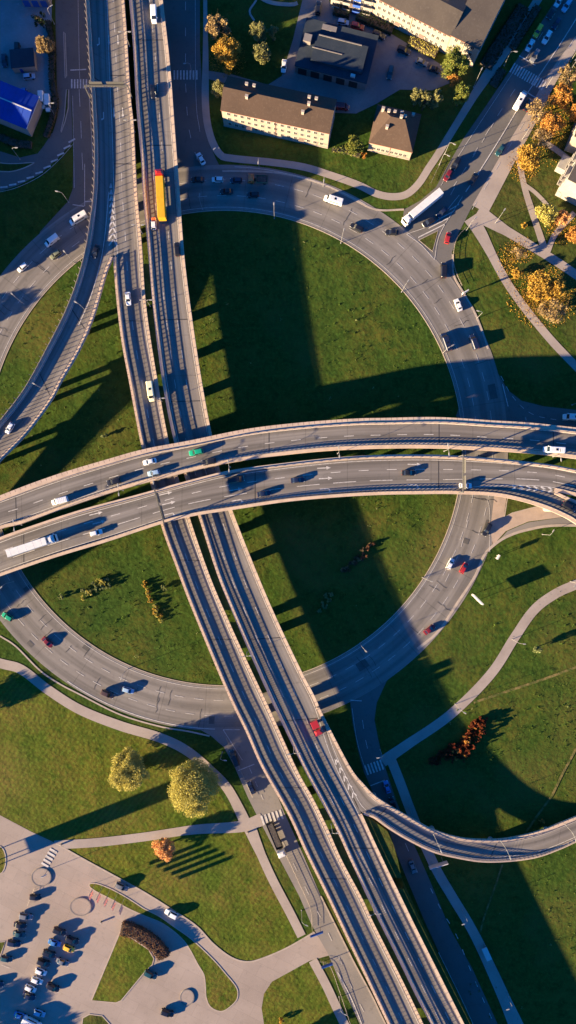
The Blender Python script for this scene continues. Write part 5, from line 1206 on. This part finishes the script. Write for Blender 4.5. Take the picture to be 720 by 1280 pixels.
LM = {
 'willow': leaf_mat('yellow_green_leaves', [(0.32, 0.29, 0.065), (0.46, 0.40, 0.10), (0.54, 0.45, 0.13), (0.38, 0.35, 0.08)]),
 'orange': leaf_mat('orange_leaves', [(0.44, 0.18, 0.04), (0.54, 0.25, 0.055), (0.48, 0.28, 0.07), (0.36, 0.14, 0.035)]),
 'gold': leaf_mat('golden_leaves', [(0.44, 0.26, 0.045), (0.54, 0.34, 0.06), (0.36, 0.23, 0.05), (0.44, 0.21, 0.03)]),
 'peach': leaf_mat('peach_leaves', [(0.64, 0.33, 0.13), (0.74, 0.41, 0.16), (0.54, 0.27, 0.10)]),
 'tan': leaf_mat('tan_leaves', [(0.30, 0.20, 0.085), (0.38, 0.26, 0.12), (0.24, 0.17, 0.07)]),
 'green': leaf_mat('green_leaves', [(0.10, 0.14, 0.028), (0.17, 0.19, 0.04), (0.25, 0.23, 0.05), (0.075, 0.11, 0.022)]),
 'olive': leaf_mat('olive_leaves', [(0.17, 0.175, 0.06), (0.24, 0.22, 0.08), (0.29, 0.26, 0.11), (0.13, 0.14, 0.045)]),
 'red': leaf_mat('dark_red_leaves', [(0.12, 0.022, 0.014), (0.18, 0.034, 0.017), (0.22, 0.075, 0.02), (0.08, 0.02, 0.014)]),
 'brown': leaf_mat('brown_leaves', [(0.14, 0.07, 0.04), (0.19, 0.095, 0.05), (0.10, 0.055, 0.03)]),
 'dark': leaf_mat('dark_green_leaves', [(0.022, 0.04, 0.014), (0.035, 0.055, 0.018), (0.018, 0.03, 0.012)]),
 'pale': leaf_mat('pale_green_leaves', [(0.20, 0.24, 0.085), (0.28, 0.29, 0.12), (0.14, 0.18, 0.055)]),
 'tuft': leaf_mat('tussock_grass', [(0.06, 0.085, 0.016), (0.09, 0.10, 0.022), (0.05, 0.075, 0.014)], 0.1),
 'weed': leaf_mat('weed_leaves', [(0.06, 0.11, 0.015), (0.10, 0.15, 0.025), (0.045, 0.085, 0.012)], 0.15),
 'litter': leaf_mat('fallen_leaves', [(0.38, 0.20, 0.02), (0.46, 0.28, 0.035), (0.27, 0.13, 0.03), (0.20, 0.12, 0.05)], 0.0)}
M['bark'] = mat('bark', (0.075, 0.055, 0.04), .95, [(3, 4, (0.12, 0.09, 0.07), .45, .7)])
def leaf(b, p, s, r):
    """one folded leaf clump facing anywhere"""
    n = Vector((r.gauss(0, 1), r.gauss(0, 1), r.gauss(0, 1) + .5)).normalized(); u = n.orthogonal().normalized(); w = n.cross(u); a = r.random() * 6.28
    u, w = u * math.cos(a) + w * math.sin(a), w * math.cos(a) - u * math.sin(a)
    b.face([p - u * s, p + w * s * .6 - n * s * .15, p + u * s, p - w * s * .6 - n * s * .15])
def crown_mesh(r, rx, ry, z0, z1, n, size, lobes=12, name='crown', shape='round', hollow=.5):
    """leaf clumps spread through an uneven ball: many small lobes, denser towards the outside"""
    b = MB(); cz = (z0 + z1) / 2; hz = (z1 - z0) / 2; cl = []; ph = [r.uniform(0, 6.28) for _ in range(4)]
    for i in range(lobes):
        while True:
            d = Vector((r.uniform(-1, 1), r.uniform(-1, 1), r.uniform(-1, 1)))
            if hollow < d.length < 1: break
        a = math.atan2(d.y, d.x); k = 1 + .10 * math.sin(3 * a + ph[0]) + .08 * math.sin(5 * a + ph[1] + d.z * 3)
        cl.append((Vector((d.x * rx * .84 * k, d.y * ry * .84 * k, cz + d.z * hz * .84)), r.uniform(.16, .30)))
    for i in range(lobes // 4): cl.append((Vector((r.uniform(-.5, .5) * rx, r.uniform(-.5, .5) * ry, cz + r.uniform(.1, .7) * hz)), r.uniform(.2, .34)))
    for i in range(n):
        c, s = cl[r.randrange(len(cl))]
        d = Vector((r.gauss(0, 1), r.gauss(0, 1), r.gauss(0, 1))).normalized() * (r.random() ** .4)
        leaf(b, c + Vector((d.x * rx * s, d.y * ry * s, d.z * hz * s)), size * r.uniform(.6, 1.35), r)
    return b, cl
def tree(px, py, rad, h, kind, label, seed, n=2600, size=.42, group=None, shape='round', z0f=.22, name='tree', sq=1.0, bare=False, cat='tree'):
    """px, py = photo pixel of the crown's centre; rad = crown radius in metres"""
    if not bare and n < 9000: n = int(n * 1.9); size *= .70
    r = random.Random(seed); p = P(px, py, h * .62); root = empty(name, (p.x, p.y, 0), r.random() * 6.28 if sq == 1 else 0); tag(root, label, cat, group)
    b, cl = crown_mesh(r, rad, rad * sq, h * z0f, h, n, size, max(18, int(rad * 12)) if not bare else max(9, int(rad * 5)), shape=shape)
    t = MB(); t.tube((0, 0, -.2), (0, 0, h * .45), .06 * rad + .08, .04 * rad + .05, 9); t.tube((0, 0, h * .45), (.1, 0, h * .8), .04 * rad + .05, .03, 7)
    for c, s in cl[:26]: 
        a = Vector((0, 0, h * r.uniform(.25, .5))); t.tube(a, c, .02 * rad + .04, .02, 5)
        if bare:
            for k in range(5):
                e = c + Vector((r.gauss(0, 1), r.gauss(0, 1), r.gauss(.3, .8))) * rad * .28; t.tube(c, e, .035, .012, 4)
    t.build('trunk', M['bark'], root); b.build('crown', LM[kind], root)
def bush(px, py, rad, h, kind, label, seed, n=500, size=.3, group=None, name='shrub', ry=None, ang=0, lobes=7):
    r = random.Random(seed); p = P(px, py, h * .5); root = empty(name, (p.x, p.y, 0), ang); tag(root, label, 'shrub', group)
    b, cl = crown_mesh(r, rad, ry or rad, .05, h, n, size, lobes, hollow=.3); t = MB()
    for c, s in cl[:6]: t.tube((c.x * .2, c.y * .2, -.1), c, .05, .02, 5)
    t.build('stem', M['bark'], root); b.build('foliage', LM[kind], root)
T = 'trees by the blocks of flats'
tree(160, 966, 7.3, 9.5, 'willow', 'bushy yellow green tree on the south west lawn, the smaller of the pair', 1, 26000, .21, 'pair of yellow green lawn trees', z0f=.03)
tree(240, 985, 9.6, 12.0, 'willow', 'bushy yellow green tree on the south west lawn, the larger of the pair', 2, 40000, .22, 'pair of yellow green lawn trees', z0f=.03)
tree(205, 1062, 4.3, 6.0, 'peach', 'small round peach coloured tree beside the lawn path', 3, 3200, .32)
tree(273, 33, 4.3, 9, 'tan', 'tan half bare tree above the golden one by the north road', 4, 2200, .36, T, bare=True)
tree(285, 64, 4.9, 9, 'gold', 'golden tree by the north road', 5, 3400, .4, T)
tree(284, 87, 1.9, 4, 'gold', 'low golden bush tree at the foot of the golden tree', 6, 700, .32, T)
tree(323, 40, 3.2, 9, 'olive', 'olive birch nearest the yard corner, uppermost of three', 7, 1700, .36, T)
tree(328, 66, 3.3, 9, 'olive', 'olive birch lowest of three beside the yard', 8, 1900, .36, T)
tree(341, 40, 1.9, 7, 'olive', 'thin olive birch right of its two larger neighbours', 9, 800, .34, T)
tree(274, 111, 2.9, 8, 'olive', 'narrow olive tree at the gable of the brown roofed flats', 10, 1400, .36, T)
tree(443, 181, 3.5, 5.5, 'green', 'yellowish green small tree between the flats and the small house', 11, 1800, .36, T)
bush(455, 194, 1.2, 1.6, 'orange', 'rusty shrub beside the small yellowish tree', 12, 260)
bush(430, 188, 1.6, 1.2, 'pale', 'pale shrub at the corner of the brown roofed flats', 13, 260)
tree(569, 80, 4.9, 13, 'green', 'large green tree at the corner of the grey roofed flats', 14, 3800, .4, T)
tree(567, 98, 2.6, 6.5, 'orange', 'small orange tree below the large green corner tree', 15, 1100, .34, T)
tree(577, 117, 3.2, 11, 'green', 'green tree below the small orange one', 16, 1800, .38, T)
for i, (x_, y_, w) in enumerate(((521, 119, 'leftmost'), (532, 124, 'middle'), (545, 123, 'rightmost'))): tree(x_, y_, 2.5, 10, 'olive', w + ' of three pale olive trees behind the small house', 20 + i, 1200, .36, T)
E_ = 'autumn trees along the avenue'
tree(702, 120, 4.4, 8, 'orange', 'orange tree nearest the avenue crossing', 30, 2600, .4, E_); tree(690, 155, 4.4, 8, 'orange', 'orange tree in the middle of the avenue row', 31, 2600, .4, E_)
tree(672, 137, 4.6, 8, 'tan', 'nearly bare tan tree leaning over the avenue pavement', 32, 900, .32, E_, bare=True); tree(661, 197, 4.9, 8, 'gold', 'amber tree at the lower end of the avenue row', 33, 3000, .4, E_)
tree(679, 172, 4.0, 7, 'tan', 'nearly bare tree between the amber and the orange ones', 34, 700, .3, E_, bare=True); tree(712, 95, 4.5, 8, 'tan', 'bare tan tree at the top of the avenue row', 35, 1000, .32, E_, bare=True)
tree(720, 140, 3.4, 7, 'orange', 'orange tree at the picture edge of the avenue row', 36, 1500, .38, E_)
tree(684, 267, 4.3, 6, 'willow', 'yellow green tree beside the forked garden path', 37, 2400, .38, E_); tree(703, 273, 2.9, 5, 'peach', 'peach tree right of the yellow green garden tree', 38, 1400, .36, E_); tree(718, 292, 3.3, 6, 'orange', 'orange tree at the edge below the garden path', 39, 1600, .38, E_)
tree(676, 358, 5.8, 7, 'gold', 'spreading golden tree above a carpet of fallen leaves', 40, 3600, .42, E_); tree(646, 341, 2.1, 4, 'gold', 'small bright golden tree beside the long footpath', 41, 900, .34, E_); tree(690, 388, 5.2, 7, 'tan', 'bare tan tree below the spreading golden one', 42, 900, .32, E_, bare=True); tree(695, 360, 4.0, 7, 'gold', 'golden tree right of the spreading one', 47, 1800, .4, E_)
tree(649, 314, 3.0, 5, 'tan', 'small bare tree on the lawn above the golden one', 43, 420, .3, E_, bare=True)
tree(55, 57, 3.6, 8, 'tan', 'pale brown tree beside the small shed', 44, 2400, .34); tree(50, 25, 2.8, 6, 'dark', 'dark half bare tree at the top of the yard', 45, 500, .3, bare=True)
tree(672, 812, 1.6, 4.6, 'pale', 'small pale green tree standing alone on the east meadow', 46, 700, .28)
# trees west and south of the frame: only their shadows reach the picture
for i, (x_, y_, rr, hh) in enumerate(((-100, 415, 5, 9), (-85, 1312, 5, 9), (-62, 1330, 4.5, 9), (-40, 1338, 4, 8.5), (-112, 1303, 5, 9.5), (-80, 905, 6, 9), (320, 1330, 3, 7), (340, 1318, 3, 7))): tree(x_, y_, rr, hh, 'green', 'green tree outside the picture beyond the car park and the west ring', 60 + i, 1500, .5, 'trees outside the picture')
# shrub beds
r_ = random.Random(99)
bed = [Vector(q) for q in ((605, 889), (608, 896), (597, 930), (581, 951), (560, 951), (535, 958), (547, 942), (569, 929), (584, 911))]
def inside(p, poly):
    c = False
    for a, d in zip(poly, poly[1:] + poly[:1]):
        if (a.y > p.y) != (d.y > p.y) and p.x < (d.x - a.x) * (p.y - a.y) / (d.y - a.y) + a.x: c = not c
    return c
i = 0
while i < 58:
    q = Vector((r_.uniform(533, 610), r_.uniform(887, 960)))
    if not inside(q, bed): continue
    bush(q.x, q.y, r_.uniform(1.1, 1.9), r_.uniform(1.4, 2.8), 'orange' if r_.random() < .13 and q.x > 565 else 'red', 'dark red shrub in the wedge shaped bed on the east meadow', 200 + i, 320, .26, 'dark red shrubs of the meadow bed'); i += 1
for i in range(16):
    t = i / 15; bush(179 + 21 * t + r_.uniform(-2.5, 2.5), 728 + 46 * t + r_.uniform(-2, 2), r_.uniform(.8, 1.2), r_.uniform(.9, 1.5), 'willow' if i % 2 else 'gold', 'yellow shrub in the slanting row inside the ring', 230 + i, 240, .24, 'yellow shrubs of the slanting row')
for i, (x_, y_) in enumerate(((104, 748), (108, 742), (103, 738), (112, 740), (120, 736), (126, 733), (128, 728), (133, 724), (135, 733), (124, 726), (117, 730))): bush(x_, y_, r_.uniform(1.0, 1.6), r_.uniform(1.0, 1.8), 'pale' if i % 3 else 'willow', 'pale shrub in the loose group inside the ring west of the viaduct', 250 + i, 230, .24, 'pale shrubs of the loose group')
for i in range(18): bush(428 + 37 * i / 17 + r_.uniform(-3, 3), 714 - 31 * i / 17 + r_.uniform(-6, 5), r_.uniform(.8, 1.3), r_.uniform(.9, 1.6), 'brown' if i % 3 else 'tan', 'brownish shrub in the shaded bed inside the ring', 270 + i, 220, .24, 'brownish shrubs of the shaded bed')
for i, (x_, y_) in enumerate(((407, 745), (411, 750), (403, 754), (414, 743), (400, 763), (406, 758))): bush(x_, y_, 1.2, 1.4, 'pale', 'bluish green shrub in the shade beside the viaduct', 290 + i, 230, .26, 'bluish green shrubs in the shade')
for i, (x_, y_, k, lb) in enumerate(((677, 1026, 'orange', 'tiny orange shrub beside the curved east ramp'), (352, 1275, 'gold', 'small yellow shrub on the lowest lawn'), (76, 746, 'pale', 'small round pale shrub at the west of the ring lawn'), (130, 545, 'pale', 'small pale shrub in the shadow beside the curved west ramp'), (578, 936, 'green', 'round green shrub beside the dark red bed'), (205, 735, 'pale', 'lone pale shrub right of the slanting yellow row'), (655, 282, 'gold', 'tiny yellow shrub by the garden path'))):
    bush(x_, y_, 1.3, 1.6, k, lb, 300 + i, 320, .26)
def hedge(pts, w, h, kind, label, seed, dens=26, size=.26):
    r = random.Random(seed); c = gpts(pts, 2); root = empty('hedge', c[0]); tag(root, label, 'hedge'); o_ = c[0]; b = MB(); k = MB(); prev = None
    for a, d in zip(c, c[1:]):
        t = (d - a).normalized(); n_ = Vector((-t.y, t.x, 0)); ln = (d - a).length
        for i in range(int(ln * dens * (w + 2 * h) / 3)):
            x_ = r.uniform(0, ln); s = r.random() * (w + 2 * h)
            if s < h: q = n_ * (-w / 2) + Vector((0, 0, s))
            elif s < h + w: q = n_ * (s - h - w / 2) + Vector((0, 0, h))
            else: q = n_ * (w / 2) + Vector((0, 0, s - h - w))
            leaf(b, a - o_ + t * x_ + q + Vector((r.gauss(0, .12), r.gauss(0, .12), r.gauss(0, .12))), size * r.uniform(.6, 1.3), r)
        k.box(((a + d) / 2 - o_), ln * 1.05, w * .86, h * .9, t)
    k.build('branches', M['bark'], root); b.build('foliage', LM[kind], root)
hedge([(153, 1157), (166, 1160), (180, 1167), (193, 1176), (203, 1187), (206, 1193)], 4.2, 2.6, 'brown', 'thick clipped brown hedge curving along the car park island', 400, 30, .24)
hedge([(417, 14), (437, 19)], 3.2, 1.6, 'dark', 'dark hedge left of the entrance under the balconies', 401); hedge([(446, 21), (480, 36), (490, 40)], 3, 1.6, 'dark', 'dark hedge right of the entrance under the balconies', 402)
hedge([(510, 54), (535, 65), (545, 70)], 3, 1.8, 'willow', 'loose yellow green hedge at the foot of the long grey roofed flats', 403); hedge([(415, 188), (432, 190), (450, 196)], 1.4, 1.0, 'green', 'low green hedge between the brown roofed flats and the small house', 404)
hedge([(606, 84), (628, 50), (654, 10)], 4.6, 1.2, 'dark', 'broad dark shrubbery along the shaded flank of the corner block', 405, 14, .34); hedge([(672, 10), (652, 42), (640, 62)], 2.6, 1.0, 'dark', 'dark hedge between pavement and avenue above the crossing', 406, 16, .3); hedge([(616, 108), (628, 88)], 3.2, .9, 'dark', 'dark hedge between pavement and avenue below the crossing', 407, 16, .3)
hedge([(61, 28), (66, 60), (66, 100), (70, 130), (66, 150), (58, 172)], 2.0, 1.2, 'dark', 'dark hedge between the yard and the side road', 408, 18, .3)
hedge([(40, 182), (20, 180), (0, 172)], 2.6, 1.0, 'dark', 'dark shrubbery below the blue roofed hall', 409, 14, .3)
# fallen leaves and rough weeds: nobody could count these
def scatter(name, spots, n, kind, size, label, lift=.05, h=0.0):
    r = random.Random(hash(name) % 1000 if False else 5); b = MB()
    for (cx, cy, rx, ry, k) in spots:
        for i in range(int(n * k)):
            while True:
                u, v = r.gauss(0, .5), r.gauss(0, .5)
                if u * u + v * v < 1: break
            p = P(cx + u * rx, cy + v * ry) + Vector((0, 0, lift + r.random() * h)); leaf(b, p, size * r.uniform(.5, 1.4), r)
    o = b.build(name, LM[kind]); tag(o, label, 'ground cover', None, 'stuff')
scatter('fallen_leaves', [(680, 370, 48, 42, 1.6), (650, 312, 20, 18, .25), (690, 160, 34, 50, .9), (655, 205, 22, 26, .4), (285, 75, 24, 24, .35), (702, 285, 24, 22, .4), (206, 1066, 14, 12, .12), (634, 330, 14, 30, .2)], 2600, 'litter', .22, 'yellow and brown fallen leaves under the autumn trees')
# clumps of rough weeds in the ring meadow
r = random.Random(17); b = MB(); b2 = MB(); cnt = 0
while cnt < 520:
    x_, y_ = r.uniform(0, 720), r.uniform(250, 1280); d = math.hypot(x_ - 281, y_ - 560)
    inring = d < 290
    east = (x_ > 600 and y_ > 690) or (x_ > 560 and y_ > 860)
    west = x_ < 110 and 350 < y_ < 480
    if not (inring or east): continue
    cl = math.sin(x_ * .043 + 1) + math.sin(y_ * .051) + math.sin((x_ + y_) * .021)
    if r.random() > (.5 + .35 * cl): continue
    cnt += 1; p = P(x_, y_); s = r.uniform(.25, .8)
    tgt = b if r.random() < .92 else b2
    for i in range(14): leaf(tgt, p + Vector((r.gauss(0, .45) * s, r.gauss(0, .45) * s, abs(r.gauss(0, .5)) * s)), .20 * r.uniform(.5, 1.2), r)
tag(b.build('weed_clumps', LM['weed']), 'clumps of rough green weeds in the meadows', 'ground cover', None, 'stuff'); tag(b2.build('pale_weed_clumps', LM['pale']), 'pale flowering weeds in the meadows', 'ground cover', None, 'stuff')
# tussocks of longer grass
r = random.Random(23); b = MB()
for i in range(9000):
    x_, y_ = r.uniform(-20, 740), r.uniform(240, 1290); d = math.hypot(x_ - 281, y_ - 560)
    if not (d < 294 or (x_ > 640 and y_ > 700 and d > 370)): continue
    p = P(x_, y_); s = r.uniform(.2, .5)
    for k in range(2): leaf(b, p + Vector((r.gauss(0, .3), r.gauss(0, .3), .12)), s * .5, r)
tag(b.build('grass_tussocks', LM['tuft']), 'tussocks of longer meadow grass', 'grass', None, 'stuff')
